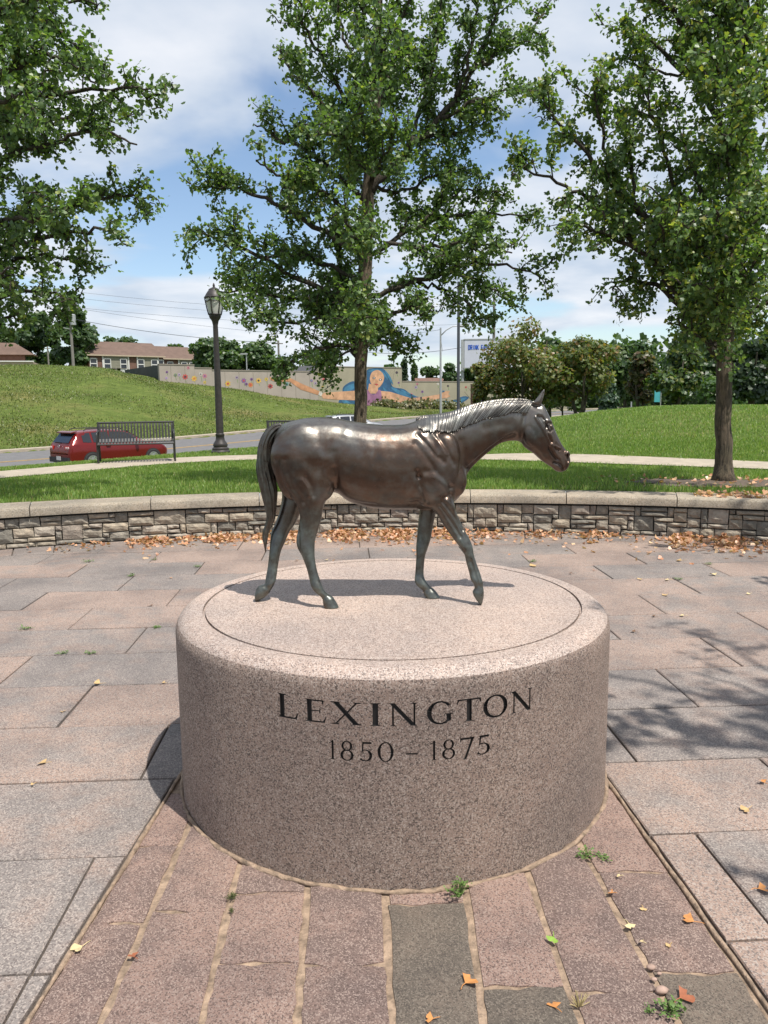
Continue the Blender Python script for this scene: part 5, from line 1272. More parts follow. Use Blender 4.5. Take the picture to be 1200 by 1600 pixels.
# ------------------------------------------------------------------ weeds in the joints
M['weed'] = simple('weed_leaf', (0.085, 0.15, 0.03), 0.6, 0, 0.35, 90); M['straw'] = simple('dry_weed_stem', (0.45, 0.36, 0.17), 0.8, 0, 0.3, 50)
M['moss'] = simple('joint_moss', (0.075, 0.085, 0.025), 0.95, 0, 0.5, 120, 0.8)
def weed(px, py, wpx, hpx, n, label, mat='weed', flat=0.0, leafy=True):
    p = atZ(px, py, 0.0); s = (p - EYE).length / F_PX; R, H = wpx * s / 2, hpx * s; mb = MB()
    for i in range(n):
        a = rnd.uniform(0, 6.283); rr = R * rnd.random() ** .6; h = H * rnd.uniform(.35, 1) * (1 - .4 * rr / R); tip = Vector((rr * math.cos(a), rr * math.sin(a), h)); b0 = Vector((rr * .25 * math.cos(a), rr * .25 * math.sin(a), 0))
        mb.tube([b0, (b0 + tip) / 2 + Vector((0, 0, h * .12)), tip], [.0014, .0012, .0008], 4, caps=False)
        if leafy:
            for _ in range(3):
                c = tip + Vector((rnd.gauss(0, R * .16), rnd.gauss(0, R * .16), rnd.uniform(-.3, .05) * h)); d = Vector((rnd.gauss(0, 1), rnd.gauss(0, 1), rnd.uniform(.1, .6))).normalized(); w_ = d.cross(Vector((0, 0, 1))).normalized(); L = R * rnd.uniform(.22, .42)
                mb.add([c, c + d * L * .5 + w_ * L * .32, c + d * L, c + d * L * .5 - w_ * L * .32], [(0, 1, 2, 3)])
    o = mb.build('weed', M[mat], None, False, False); o.location = p; tag(o, label, 'weed', 'weeds in the paving joints'); return o
weed(718, 1400, 30, 30, 26, 'bright green weed at the front foot of the plinth'); weed(917, 1338, 30, 10, 16, 'dark green weed at the right foot of the plinth'); weed(940, 1338, 26, 5, 10, 'flat sprig right of the dark weed by the plinth foot')
weed(1046, 1580, 38, 15, 24, 'straggling green weed in the joint at the lower right corner'); weed(905, 1572, 30, 22, 22, 'dry straw tuft in the joint left of the corner weed', 'straw', 0, False); weed(1015, 1582, 18, 8, 10, 'small green sprig left of the corner weed')
weed(362, 1402, 16, 6, 26, 'dark moss strip in the joint left of the plinth front', 'moss', 1.0); weed(362, 1425, 10, 5, 16, 'lower moss patch in the joint left of the plinth front', 'moss', 1.0)
for px, py, w, lb in ((205, 900, 20, 'green sprig on the joint second row behind the hind legs at left'), (138, 878, 20, 'green sprig on the joint nearest the wall at left'), (308, 886, 18, 'green sprig on the joint behind the tail'), (242, 875, 14, 'tiny sprig at the slab corner below the left leaf drift'),
                      (590, 893, 34, 'long thin sprig along the joint between the horse legs'), (285, 980, 0, ''), (350, 985, 0, ''), (40, 983, 24, 'yellowish sprig along the joint at far left'), (246, 981, 22, 'green sprig on the joint left of the plinth top'), (100, 1021, 22, 'flat sprig at the far left, two rows behind the shadow'), (142, 1021, 20, 'flat sprig right of its twin at far left'),
                      (833, 878, 18, 'green sprig beside the tan cluster right of the horse'), (1060, 906, 18, 'green sprig by the slab joint right of the plinth'), (1108, 882, 16, 'green sprig before the right leaf drift')):
    if w: weed(px, py, w * .8, 3.5, 12, lb)
# sandy debris and pebbles at the band's lower right
M['pebble'] = simple('pink_pebble', (0.42, 0.29, 0.23), 0.8, 0, .2, 40)
for i, (px, py, w) in enumerate(((1017, 1511, 13), (1034, 1547, 18), (955, 1394, 9), (1022, 1530, 9), (1030, 1521, 7))):
    p = atZ(px, py, .004); s = w / F_PX * (p - EYE).length / 2; mb = MB(); ellipsoid(mb, (0, 0, 0), (np.array([s, 0, 0]), np.array([0, s * .7, 0]), np.array([0, 0, s * .5])), 5)
    mb.v = [(x * rnd.uniform(.85, 1.1), y * rnd.uniform(.85, 1.1), z) for x, y, z in mb.v]
    o = mb.build('pebble', M['pebble'], None, True); o.location = p
    tag(o, ['oval pink pebble in the joint left of the rust leaf', 'largest pink pebble, beside the corner weed', 'small pebble below the right foot of the plinth', 'little pebble between the two pink pebbles', 'smallest pebble next to the oval pink pebble'][i], 'pebble', 'pebbles in the right joint')
# ================================================================== STREET FURNITURE
def lamp_post():
    Y = 19.4; b = atY(345, 711, Y); z0 = gz(b.x, Y); top = atY(336, 449, Y).z; H = top - z0
    root = thing('street_lamp', 'dark cast iron lamp post with an acorn lantern on the lawn left of the tree', 'street lamp', (b.x, Y, z0))
    u = H / 263.0                                     # metres per photographed pixel on the post
    m = MB(); m.lathe([(15.5 * u, -.05), (15.5 * u, 3 * u), (13.5 * u, 5 * u), (13.5 * u, 8 * u), (11 * u, 10 * u), (12 * u, 13 * u), (11 * u, 16 * u), (7.5 * u, 21 * u), (6.6 * u, 27 * u), (7.2 * u, 28 * u), (7.2 * u, 31 * u), (6.2 * u, 32 * u)], 20)
    m.build('base', M['post'], root, True, True, 40)
    m = MB(); m.lathe([(6.2 * u, 31 * u), (6.0 * u, 60 * u), (5.2 * u, 120 * u), (4.2 * u, 190 * u), (4.0 * u, 204 * u), (5.5 * u, 211 * u), (9.0 * u, 216 * u), (9.6 * u, 218 * u), (9.6 * u, 220 * u)], 16)
    m.build('shaft', M['post'], root, True, True, 40)
    m = MB(); m.lathe([(8.2 * u, 219.5 * u), (11.5 * u, 232 * u), (13.2 * u, 241 * u), (13.2 * u, 246 * u)], 20); m.build('lantern_glass', M['frost'], root, True, True, 50)
    cage = MB()
    for i in range(6):
        a = math.pi * 2 * i / 6 + .3; c, s = math.cos(a), math.sin(a)
        cage.tube([(9.6 * u * c, 9.6 * u * s, 220 * u), (12.4 * u * c, 12.4 * u * s, 231 * u), (14.6 * u * c, 14.6 * u * s, 243 * u), (15.0 * u * c, 15.0 * u * s, 248 * u)], [1.1 * u, .9 * u, .9 * u, 1.3 * u], 6)
    for i in range(6):
        A = [math.pi * 2 * (i + k / 8) / 6 + .3 for k in range(9)]
        cage.tube([((14.3 + .1) * u * math.cos(a), 14.4 * u * math.sin(a), (244 - 3.6 * math.sin(math.pi * k / 8)) * u) for k, a in enumerate(A)], .7 * u, 5)
    for r, z in ((10.0, 221), (15.2, 247.5)):
        cage.tube([(r * u * math.cos(2 * math.pi * k / 24), r * u * math.sin(2 * math.pi * k / 24), z * u) for k in range(25)], 1.0 * u, 6, caps=False)
    cage.build('lantern_cage', M['post'], root, True)
    m = MB(); m.lathe([(15.4 * u, 246 * u), (15.0 * u, 248.5 * u), (12.6 * u, 253 * u), (9.5 * u, 257.5 * u), (8.8 * u, 258 * u), (8.4 * u, 260 * u), (5 * u, 262 * u), (1.6 * u, 263.5 * u), (2.0 * u, 266 * u), (1.0 * u, 269 * u), (.2 * u, 270 * u)], 20); m.build('lantern_cap', M['post'], root, True, True, 45)
lamp_post()

def bench(label, pxl, pxr, pyb, pytop, Y, rz):
    a = atY(pxl, pyb, Y); b = atY(pxr, pyb, Y); c = (a + b) / 2; z0 = gz(c.x, Y); W = (b - a).length / math.cos(rz) * 0.95; H = atY((pxl + pxr) / 2, pytop, Y).z - z0
    root = thing('park_bench', label, 'bench', (c.x, Y, z0), rz, 'slatted metal benches along the footpath')
    k = H / 0.84
    prof = [(-.48, .40), (-.46, .435), (-.40, .445), (-.12, .43), (-.03, .44), (.02, .50), (.09, .76), (.115, .83), (.14, .84)]      # y (front is -), z of a bent strap
    prof = [(y * k, z * k) for y, z in prof]
    me = None; n = 24
    sm = MB(); w = W / n * .58
    vs = []
    for y, z in prof: vs += [(-w / 2, y, z), (w / 2, y, z)]
    kk = len(prof); vs += [(x, y + .006, z - .006) for x, y, z in vs]; o = 2 * kk
    fs = []
    for i in range(kk - 1):
        p = 2 * i; fs += [(p, p + 1, p + 3, p + 2), (o + p, o + p + 2, o + p + 3, o + p + 1), (p, p + 2, o + p + 2, o + p), (p + 1, o + p + 1, o + p + 3, p + 3)]
    fs += [(0, o, o + 1, 1), (o - 2, o - 1, 2 * o - 1, 2 * o - 2)]
    sm.add(vs, fs)
    first = sm.build('slat', M['iron'], root); first.location = (-W / 2 + W / n * .5, 0, 0)
    for i in range(1, n):
        q = first.copy(); C.objects.link(q); q.parent = root; q.location = (-W / 2 + W / n * (i + .5), 0, 0)
    for nm, y, z, r in (('front_rail', -.47, .405, .016), ('seat_rail', -.02, .43, .014), ('back_rail', .12, .825, .02), ('foot_rail', .10, .03, .013)):
        t = MB(); t.tube([(-W / 2, y * k, z * k), (W / 2, y * k, z * k)], r * k, 8); t.build(nm, M['iron'], root, True, True, 40)
    for s in (-1, 1):
        x = s * W / 2
        t = MB(); t.tube([(x, -.42 * k, 0), (x, -.43 * k, .42 * k), (x, -.44 * k, .60 * k), (x, -.40 * k, .645 * k), (x, -.30 * k, .65 * k), (x, .06 * k, .66 * k)], .02 * k, 8); t.build('arm_leg', M['iron'], root, True, True, 60)
        t = MB(); t.tube([(x, .14 * k, 0), (x, .03 * k, .42 * k), (x, .13 * k, .84 * k)], .022 * k, 8); t.build('back_leg', M['iron'], root, True, True, 60)
        t = MB(); t.tube([(x, -.43 * k, .41 * k), (x, .03 * k, .42 * k)], .018 * k, 8); t.build('side_rail', M['iron'], root, True, True, 60)
    return root
bench('black slatted metal bench at the footpath in front of the red car', 159, 272, 721, 659, 16.9, math.radians(16))
bench('black slatted metal bench half hidden behind the bronze horse rump', 417, 520, 716, 657, 17.9, math.radians(4))

# ================================================================== CARS
M['car_red'] = simple('dark_red_car_paint', (0.15, 0.013, 0.012), 0.22, 0.3, 0.06, 3); M['car_grey'] = simple('silver_car_paint', (0.34, 0.35, 0.36), 0.3, 0.5, 0.05, 3)
M['glass'] = simple('dark_car_glass', (0.015, 0.017, 0.02), 0.06, 0, 0.1, 3, 0, 0.8); M['rubber'] = simple('tyre_rubber', (0.02, 0.02, 0.02), 0.85, 0, .2, 20); M['alloy'] = simple('alloy_rim', (0.55, 0.55, 0.56), 0.3, 0.8, .1, 20)
M['bumper'] = simple('black_bumper_plastic', (0.02, 0.02, 0.021), 0.7, 0, .2, 20); M['tail'] = simple('clear_tail_lamp', (0.52, 0.40, 0.39), 0.15, 0, .25, 30); M['tailred'] = simple('red_tail_lamp', (0.40, 0.02, 0.015), 0.15, 0, .2, 30)
M['chrome'] = simple('chrome', (0.7, 0.7, 0.7), 0.15, 1.0, .05, 10); M['plate'] = simple('plate_white', (0.6, 0.6, 0.58), 0.5, 0, .08, 30)
def car(label, x, y, rz, paint, z, hatch=True):
    """x forward, origin under the middle of the car"""
    root = thing('parked_car', label, 'car', (x, y, z), rz, 'cars on the road')
    # stations: x, z bottom, z belt, z roof, half width at belt, half width at roof
    st = [(-2.19, .42, .62, .62, .70, .66), (-2.16, .30, .80, .82, .80, .70), (-2.08, .24, .93, 1.02, .845, .72), (-1.96, .22, .97, 1.18, .86, .68), (-1.72, .22, .98, 1.385, .875, .63), (-1.45, .20, .97, 1.44, .88, .61), (-.8, .18, .955, 1.475, .88, .60), (-.2, .18, .94, 1.47, .88, .60),
          (.30, .18, .93, 1.41, .88, .585), (.70, .19, .925, 1.22, .88, .60), (1.06, .19, .92, 1.00, .875, .66), (1.16, .20, .91, .955, .87, .70), (1.6, .22, .85, .885, .85, .66), (1.95, .24, .74, .78, .78, .60), (2.12, .30, .62, .66, .68, .52), (2.17, .38, .52, .54, .58, .46)]
    S = crom(st, 3)
    rows = []
    for X, zb, zl, zr, wb, wr in S:
        zr = max(zr, zl + .01)
        half = [(0, zb), (wb * .82, zb), (wb * .97, zb + .10), (wb, zb + (zl - zb) * .55), (wb * .975, zl - .03), (wb * .95, zl)]
        half += [(wr + (wb * .95 - wr) * .5, (zl + zr) / 2 + .01), (wr + .02, zr - .045), (wr - .06, zr - .012), (wr * .45, zr + .008), (0, zr + .012)]
        rows.append([(X, yy, zz) for yy, zz in half] + [(X, -yy, zz) for yy, zz in half[-2:0:-1]])
    n = len(rows[0]); vs = [p for r in rows for p in r]
    fs = [(i * n + j, i * n + (j + 1) % n, (i + 1) * n + (j + 1) % n, (i + 1) * n + j) for i in range(len(rows) - 1) for j in range(n)] + [tuple(range(n))[::-1], tuple((len(rows) - 1) * n + j for j in range(n))]
    m = MB(); m.add(vs, fs); m.build('body', paint, root, True, True, 38)
    # height of the glass band at a station, a touch proud of the shell
    def P(X, t, s, out=.008):
        k = np.array([np.interp(X, S[:, 0], S[:, c]) for c in range(6)]); zl, zr, wb, wr = k[2], max(k[3], k[2] + .01), k[4], k[5]
        a = np.array([wb * .95, zl]); b = np.array([wr + (wb * .95 - wr) * .5, (zl + zr) / 2 + .01]); c = np.array([wr + .02, zr - .045]); q = a + (b - a) * (t * 2) if t < .5 else b + (c - b) * (t * 2 - 1)
        return (X, s * (q[0] + out), q[1])
    for s in (-1, 1):
        for nm, xs in (('rear_quarter_window', (-1.62, -1.28)), ('rear_door_window', (-1.20, -.52)), ('front_door_window', (-.44, .66))):
            g = MB(); vs = []; xx = np.linspace(xs[0], xs[1], 7)
            tt = [.10, .5, .93]
            for X in xx:
                for t in tt: vs.append(P(X, t if not (nm == 'rear_quarter_window' and X < -1.5) else t * .75 + .05, s))
            g.add(vs, [(i * 3 + j, i * 3 + j + 1, (i + 1) * 3 + j + 1, (i + 1) * 3 + j) for i in range(6) for j in range(2)]); g.build(nm, M['glass'], root, True)
        h = MB(); h.box((-.62, s * .888, .86), (.18, .03, .03)); h.build('door_handle', paint, root)
        mi = MB(); ellipsoid(mi, (.60, s * .98, 1.0), (np.array([.08, 0, 0]), np.array([0, .11, 0]), np.array([0, 0, .075])), 8); mi.build('mirror', paint, root, True)
        r = MB(); r.tube([(-1.45, s * .56, 1.46), (-1.35, s * .56, 1.53), (.05, s * .56, 1.535), (.15, s * .56, 1.47)], .018, 6); r.build('roof_rail', M['bumper'], root, True)
        tl = MB(); tl.box((-2.105, s * .62, .83), (.10, .32, .15), s * -.28); o = tl.build('tail_light', M['tailred'], root)
        for dy in (.54, .68):
            q = MB(); ellipsoid(q, (-2.17 + .05 * (dy - .5), s * dy, .83), (np.array([.03, 0, 0]), np.array([0, .06, 0]), np.array([0, 0, .06])), 6); q.build('tail_lens', M['tail'], o, True)
        for X in (-1.32, 1.32):
            w = MB(); w.lathe([(.20, -.1), (.29, -.105), (.315, -.08), (.315, .08), (.29, .105), (.20, .1)], 24); w.v = [(px_, pz_, py_) for px_, py_, pz_ in w.v]
            tyre = w.build('wheel', M['rubber'], root, True, True, 40); tyre.location = (X, s * .80, .315)
            rm = MB(); rm.lathe([(.02, 0), (.21, 0), (.21, .03), (.185, .03), (.185, .012), (.02, .012)], 24)
            for i in range(5):
                a = 2 * math.pi * i / 5; rm.box((.11 * math.cos(a), .11 * math.sin(a), .03), (.19, .05, .03), a)
            rm.v = [(px_, s * (.095 + pz_), py_) for px_, py_, pz_ in rm.v]; rm.build('rim', M['alloy'], tyre, False)
            ar = MB(); ar.lathe([(.30, 0), (.355, 0), (.355, .012), (.30, .012)], 28); ar.v = [(X + px_, s * (.872 + pz_), .315 + py_) for px_, py_, pz_ in ar.v]; ar.build('wheel_arch', M['bumper'], root, True, True, 40)
    # tailgate glass, spoiler, bumper, plate, badge
    g = MB(); g.add([(-2.075, -.62, 1.02), (-2.075, .62, 1.02), (-1.80, .56, 1.352), (-1.80, -.56, 1.352)], [(0, 1, 2, 3)]); g.v = [(a - .035, b, c + .012) for a, b, c in g.v]; g.build('rear_window', M['glass'], root)
    g = MB(); g.box((-1.84, 0, 1.415), (.24, 1.12, .04), 0, 0, (Vector((.97, 0, .17)).normalized(), Vector((0, 1, 0)), Vector((-.17, 0, .97)).normalized())); g.build('spoiler', paint, root)
    g = MB(); g.box((-2.14, 0, .38), (.16, 1.52, .20)); g.build('rear_bumper', M['bumper'], root)
    g = MB(); g.box((-2.225, 0, .44), (.015, .32, .15)); g.build('number_plate', M['plate'], root)
    bd = MB(); bd.tube([(-2.185, .065 * math.cos(a), .90 + .045 * math.sin(a)) for a in np.linspace(0, 2 * math.pi, 17)], .008, 5, caps=False); bd.tube([(-2.19, -.055, .915), (-2.19, -.02, .885), (-2.19, 0, .90), (-2.19, .02, .885), (-2.19, .055, .915)], .007, 5); bd.build('badge', M['chrome'], root, True)
    wp = MB(); wp.tube([(-2.125, -.02, 1.035), (-2.13, .30, 1.05)], .012, 5); wp.build('rear_wiper', M['bumper'], root)
    ws = MB(); ws.add([(1.02, -.62, .985), (1.02, .62, .985), (.36, .54, 1.385), (.36, -.54, 1.385)], [(0, 1, 2, 3)]); ws.v = [(a + .02, b, c + .025) for a, b, c in ws.v]; ws.build('windscreen', M['glass'], root)
    for s in (-1, 1):
        hl = MB(); ellipsoid(hl, (1.98, s * .58, .66), (np.array([.14, 0, 0]), np.array([0, .14, 0]), np.array([0, 0, .08])), 8); hl.build('headlight', M['frost'], root, True)
    return root
cb = atY(103, 728, 29.2); cf = atY(268, 718, 31.6)
ang = math.radians(49)
cc = atY(176, 722, 31.0)
car('dark red hatchback parked on the road behind the slatted bench', cc.x, 31.0, ang, M['car_red'], road_z(cc.x, 31.0) - 0.03)
c2 = atY(553, 650, 54.0); car('silver car on the road, only its roof seen over the horse back', c2.x, 54.0, math.radians(20), M['car_grey'], atY(553, 648, 54.0).z - 1.49)

# ================================================================== PAINTED WALL
WA = np.array([-21.0, 72.0]); WB = np.array([16.5, 100.5]); WD = (WB - WA) / np.linalg.norm(WB - WA); WN_ = np.array([WD[1], -WD[0]])     # normal faces the viewer
def wall_uv(px, py, out=0.0):
    """where the sight line meets the wall face (pushed out towards the viewer)"""
    d = ray(px, py); n = Vector((WN_[0], WN_[1], 0)); q = Vector((WA[0], WA[1], 0)) + n * out; t = (q - Vector((EYE.x, EYE.y, 0))).dot(n) / Vector((d.x, d.y, 0)).dot(n)
    return EYE + d * t
M['wall_pink'] = simple('pale_pink_block_wall', (0.37, 0.32, 0.275), 0.9, 0, .10, .7); M['wall_tan'] = simple('tan_block_wall', (0.33, 0.30, 0.22), 0.9, 0, .10, .7); M['wall_dark'] = simple('dark_grey_wall', (0.045, 0.05, 0.052), 0.85, 0, .2, .7); M['joint'] = simple('wall_joint', (0.26, 0.23, 0.19), .95, 0, .1, 3)
PAINT = {k: simple('mural_' + k, c, .85, 0, .30, 1.6) for k, c in dict(skin=(0.50, 0.25, 0.13), skin2=(0.56, 0.32, 0.19), blue=(0.025, 0.085, 0.17), blue2=(0.05, 0.18, 0.30), top=(0.30, 0.14, 0.24), red=(0.42, 0.07, 0.06), yellow=(0.55, 0.36, 0.07), purple=(0.20, 0.10, 0.26), orange=(0.50, 0.17, 0.05), teal=(0.10, 0.27, 0.25), pink=(0.50, 0.20, 0.24), dark=(0.05, 0.04, 0.05), green=(0.16, 0.25, 0.10), white=(0.62, 0.58, 0.52), lilac=(0.38, 0.30, 0.42)).items()}
wallb = Vector((WA[0], WA[1], 0))
mural = thing('painted_wall', 'long low block wall painted with flowers and a blue haired woman beyond the road', 'wall', wallb)
def wall_block(name, x0, x1, ytop0, mat, th=0.35, ztop=None):
    a = wall_uv(x0, 600); b = wall_uv(x1, 600); zt = wall_uv(x0, ytop0).z if ztop is None else ztop
    zb = min(gz(a.x, a.y), gz(b.x, b.y)) - 1.5; n = Vector((-WN_[0], -WN_[1], 0))
    P = [Vector((a.x, a.y, zb)) - wallb, Vector((b.x, b.y, zb)) - wallb, Vector((b.x, b.y, zt)) - wallb, Vector((a.x, a.y, zt)) - wallb]
    mb = MB(); mb.prism(P, n * th); o = mb.build(name, mat, mural)
    cp = MB(); c0 = (P[3] + P[2]) / 2 + n * (th / 2) + Vector((0, 0, .05)); cp.box(c0, ((P[2] - P[3]).length, th + .08, .10), math.atan2(WD[1], WD[0])); cp.build('coping', M['joint'], mural)
    return zt
wall_block('wall_section', 250, 304.9, 570, M['wall_pink']); wall_block('wall_section', 305, 331.9, 575.5, M['wall_pink']); wall_block('wall_section', 332, 496.9, 579, M['wall_pink']); wall_block('wall_section', 497, 628, 573, M['wall_tan'], .6)
wall_block('wall_section', 628.2, 740, 596.5, M['wall_tan']); wall_block('wall_section', 740.2, 905, 600, M['wall_tan'])
# vertical panel joints
for px in (268, 290, 352, 374, 396, 418, 440, 462, 484):
    a = wall_uv(px, 600, .004) - wallb; t = wall_uv(px, 580.5 if px > 330 else 572, .004).z; mb = MB(); mb.box((a.x, a.y, (t + gz(a.x + wallb.x, a.y + wallb.y)) / 2 - .2), (.05, .012, t - gz(a.x + wallb.x, a.y + wallb.y) + .4), math.atan2(WD[1], WD[0])); mb.build('panel_joint', M['joint'], mural)
# dark return wall at the left end
def dark_return():
    a = wall_uv(249.5, 570); b = atY(195, 578, 84.0); zb = 2.0; P = [Vector((b.x, b.y, zb)), Vector((a.x, a.y, zb)), Vector((a.x, a.y, a.z)), Vector((b.x, b.y, b.z))]
    mb = MB(); mb.prism([p - wallb for p in P], (.1, .3, 0)); mb.build('return_wall', M['wall_dark'], mural)
dark_return()
def mural_shape(name, pts, key, lay, parent=None):
    """one painted field: a 3 mm skin on the wall, later layers over earlier ones"""
    n3 = Vector((-WN_[0], -WN_[1], 0)); mb = MB()
    P = [wall_uv(x, y, .006 * lay) - wallb for x, y in pts]; mb.add(P, [tuple(range(len(P)))]); 
    me = mb.build(name, PAINT[key], parent or mural); return me
def smooth_px(pts, k=4, closed=True):
    P = list(pts); P = P[-2:] + P + P[:3]; q = crom(np.array(P, float), k); return [tuple(p) for p in q[2 * k:-(2 * k) - 1 + 0][:len(pts) * k]]
z3 = lambda L: [(400 + u * .35, 440 + v * .35) for u, v in L]
hair_l = z3([(495, 395), (520, 388), (555, 385), (580, 400), (600, 440), (612, 470), (660, 480), (695, 505), (740, 520), (800, 545), (700, 560), (640, 568), (560, 560), (440, 556), (370, 545), (385, 505), (390, 470), (430, 445), (470, 450), (490, 430)])
woman = mural_shape('painted_hair', smooth_px(hair_l), 'blue', 1)
mural_shape('painted_hair', smooth_px(z3([(740, 545), (800, 530), (860, 535), (925, 512), (950, 520), (915, 545), (885, 568), (840, 572), (790, 568), (750, 566)])), 'blue', 1)
for L in ([(500, 400), (540, 390), (575, 410), (590, 440), (560, 415), (520, 405)], [(600, 470), (650, 490), (700, 520), (640, 505)], [(600, 540), (660, 552), (700, 555), (620, 560)], [(760, 552), (820, 548), (850, 560), (790, 562)], [(385, 520), (420, 540), (438, 548), (390, 543)], [(395, 475), (435, 455), (438, 475), (400, 500)], [(575, 395), (600, 425), (612, 460), (590, 430)], [(565, 470), (600, 500), (640, 530), (590, 510)], [(500, 440), (490, 470), (480, 482), (486, 450)], [(640, 478), (690, 500), (720, 515), (670, 500)], [(800, 540), (850, 532), (880, 545), (830, 548)], [(890, 535), (925, 520), (940, 520), (905, 545)]):
    mural_shape('painted_lock', smooth_px(z3(L)), 'blue2', 2, None)
mural_shape('painted_arm', z3([(60, 425), (75, 432), (100, 434), (128, 426), (152, 430), (205, 456), (285, 490), (296, 497), (280, 507), (200, 482), (152, 447), (130, 445), (95, 450), (66, 440)]), 'skin', 3)
mural_shape('painted_arm', z3([(300, 497), (360, 492), (440, 487), (500, 487), (505, 525), (440, 530), (360, 527), (300, 522), (292, 510)]), 'skin2', 3)
mural_shape('painted_arm', z3([(550, 487), (600, 492), (650, 508), (690, 520), (740, 516), (815, 504), (850, 488), (866, 490), (858, 502), (868, 512), (850, 520), (818, 522), (740, 542), (690, 552), (640, 540), (560, 526)]), 'skin2', 3)
mural_shape('painted_neck', z3([(505, 455), (545, 470), (545, 490), (560, 500), (490, 500), (500, 485)]), 'skin2', 3)
mural_shape('painted_top', smooth_px(z3([(490, 488), (500, 484), (512, 500), (532, 502), (548, 484), (558, 490), (562, 530), (558, 570), (492, 570), (488, 530)])), 'top', 4)
mural_shape('painted_face', smooth_px(z3([(520, 403), (545, 395), (566, 410), (572, 432), (562, 458), (545, 474), (525, 470), (511, 448), (509, 425)])), 'skin2', 4)
for cx, cy, rx, ry in ((527, 430, 7, 5), (555, 438, 7, 5)):
    mural_shape('painted_eye', z3([(cx + rx * math.cos(a), cy + ry * math.sin(a)) for a in np.linspace(0, 2 * math.pi, 12, endpoint=False)]), 'dark', 5)
    mural_shape('painted_eye', z3([(cx + rx * .45 * math.cos(a), cy + ry * .6 * math.sin(a)) for a in np.linspace(0, 2 * math.pi, 10, endpoint=False)]), 'white', 6)
mural_shape('painted_mouth', z3([(528, 457), (538, 455), (547, 460), (538, 464)]), 'red', 5); mural_shape('painted_nose', z3([(541, 436), (545, 449), (537, 450)]), 'skin', 5)
mural_shape('painted_bracelet', z3([(284, 490), (298, 496), (291, 512), (278, 505)]), 'white', 4); mural_shape('painted_bracelet', z3([(733, 515), (741, 514), (741, 543), (733, 545)]), 'dark', 4)
def flower(px, py, r, key, ctr, stem, petals=7):
    root = mural_shape('painted_flower', [(px + r * (1 if i % 2 else .62) * math.cos(math.pi * i / petals), py + r * (1 if i % 2 else .62) * math.sin(math.pi * i / petals)) for i in range(2 * petals)], key, 2)
    mural_shape('flower_centre', [(px + r * .34 * math.cos(a), py + r * .34 * math.sin(a)) for a in np.linspace(0, 2 * math.pi, 10, endpoint=False)], ctr, 3)
    if stem: mural_shape('flower_stem', [(px - .35, py), (px + .35, py), (px + .9 + stem * .12, py + stem), (px + .1 + stem * .12, py + stem)], 'green', 1)
z8 = lambda u, v: (240 + u * .2667, 560 + v * .2667)
for u, v, r, k, c, s in ((185, 108, 5, 'red', 'dark', 9), (238, 118, 5.2, 'yellow', 'orange', 9), (300, 103, 4.2, 'pink', 'purple', 10), (276, 92, 3.2, 'white', 'dark', 12), (128, 98, 3.2, 'green', 'purple', 8), (150, 96, 3, 'lilac', 'dark', 9), (78, 80, 2.4, 'purple', 'dark', 5), (75, 115, 2.6, 'lilac', 'purple', 4), (203, 55, 2.8, 'pink', 'dark', 0),
                         (300, 140, 2.8, 'yellow', 'green', 5), (435, 148, 5.2, 'yellow', 'red', 6), (488, 112, 3, 'lilac', 'dark', 8), (528, 130, 4.4, 'purple', 'red', 8), (543, 150, 3, 'purple', 'dark', 5), (568, 155, 4.5, 'orange', 'red', 5), (574, 122, 2.8, 'purple', 'dark', 10), (615, 130, 5, 'yellow', 'dark', 8), (660, 122, 3.4, 'yellow', 'green', 9), (684, 163, 4.6, 'red', 'dark', 4), (780, 150, 3.6, 'teal', 'dark', 0), (706, 92, 2, 'dark', 'dark', 0), (742, 100, 2.2, 'dark', 'dark', 0),
                         (925, 130, 2.6, 'purple', 'teal', 10), (948, 145, 2.6, 'lilac', 'dark', 6), (997, 122, 3.8, 'pink', 'red', 14), (990, 168, 2.4, 'yellow', 'dark', 5), (1046, 168, 2.4, 'green', 'dark', 4), (1060, 62, 2, 'dark', 'dark', 0)):
    flower(*z8(u, v), r, k, c, s)
for px, py, r, k in ((620, 582, 2.6, 'dark'), (623, 598, 2, 'purple'), (650, 605, 3, 'lilac'), (652, 600, 2.2, 'pink'), (660, 612, 2.4, 'purple'), (700, 603, 2, 'dark'), (693, 612, 2.6, 'blue2'), (684, 600, 2.2, 'white'), (643, 616, 2.2, 'pink'), (728, 605, 2, 'red')):
    flower(px, py, r, k, 'dark', 6)
# low planting along the foot of the wall
for i, px in enumerate((597, 612, 640, 652, 662, 676, 700, 712)):
    a = wall_uv(px, 640, 1.2); zg = gz(a.x, a.y); n = 260; d = RNG.normal(0, 1, (n, 3)); P = d * np.array([.55, .35, .1]) + np.array([0, 0, .35]); P[:, 2] = np.abs(P[:, 2] * RNG.uniform(.3, 2.0, n))
    r_ = thing('ornamental_grass', ['grass clump below the painted elbow', 'second grass clump below the painted elbow', 'grass clump left of the street light', 'small grass clump beside the street light, left', 'pale grass clump touching the street light', 'grass clump right of the street light', 'grass clump between the two tall poles', 'last grass clump before the brown post'][i], 'plant', (a.x, a.y, zg), 0, 'grass clumps along the painted wall')
    leaf_cloud('tuft', P, np.stack([RNG.normal(0, .6, n), np.full(n, -.8), RNG.normal(.3, .4, n)], 1), RNG.uniform(.18, .4, n), tint_mix(n, [(0.13, 0.13, 0.06), (0.10, 0.12, 0.05), (0.2, 0.17, 0.09)], [3, 3, 2]), M['leaf'], r_)

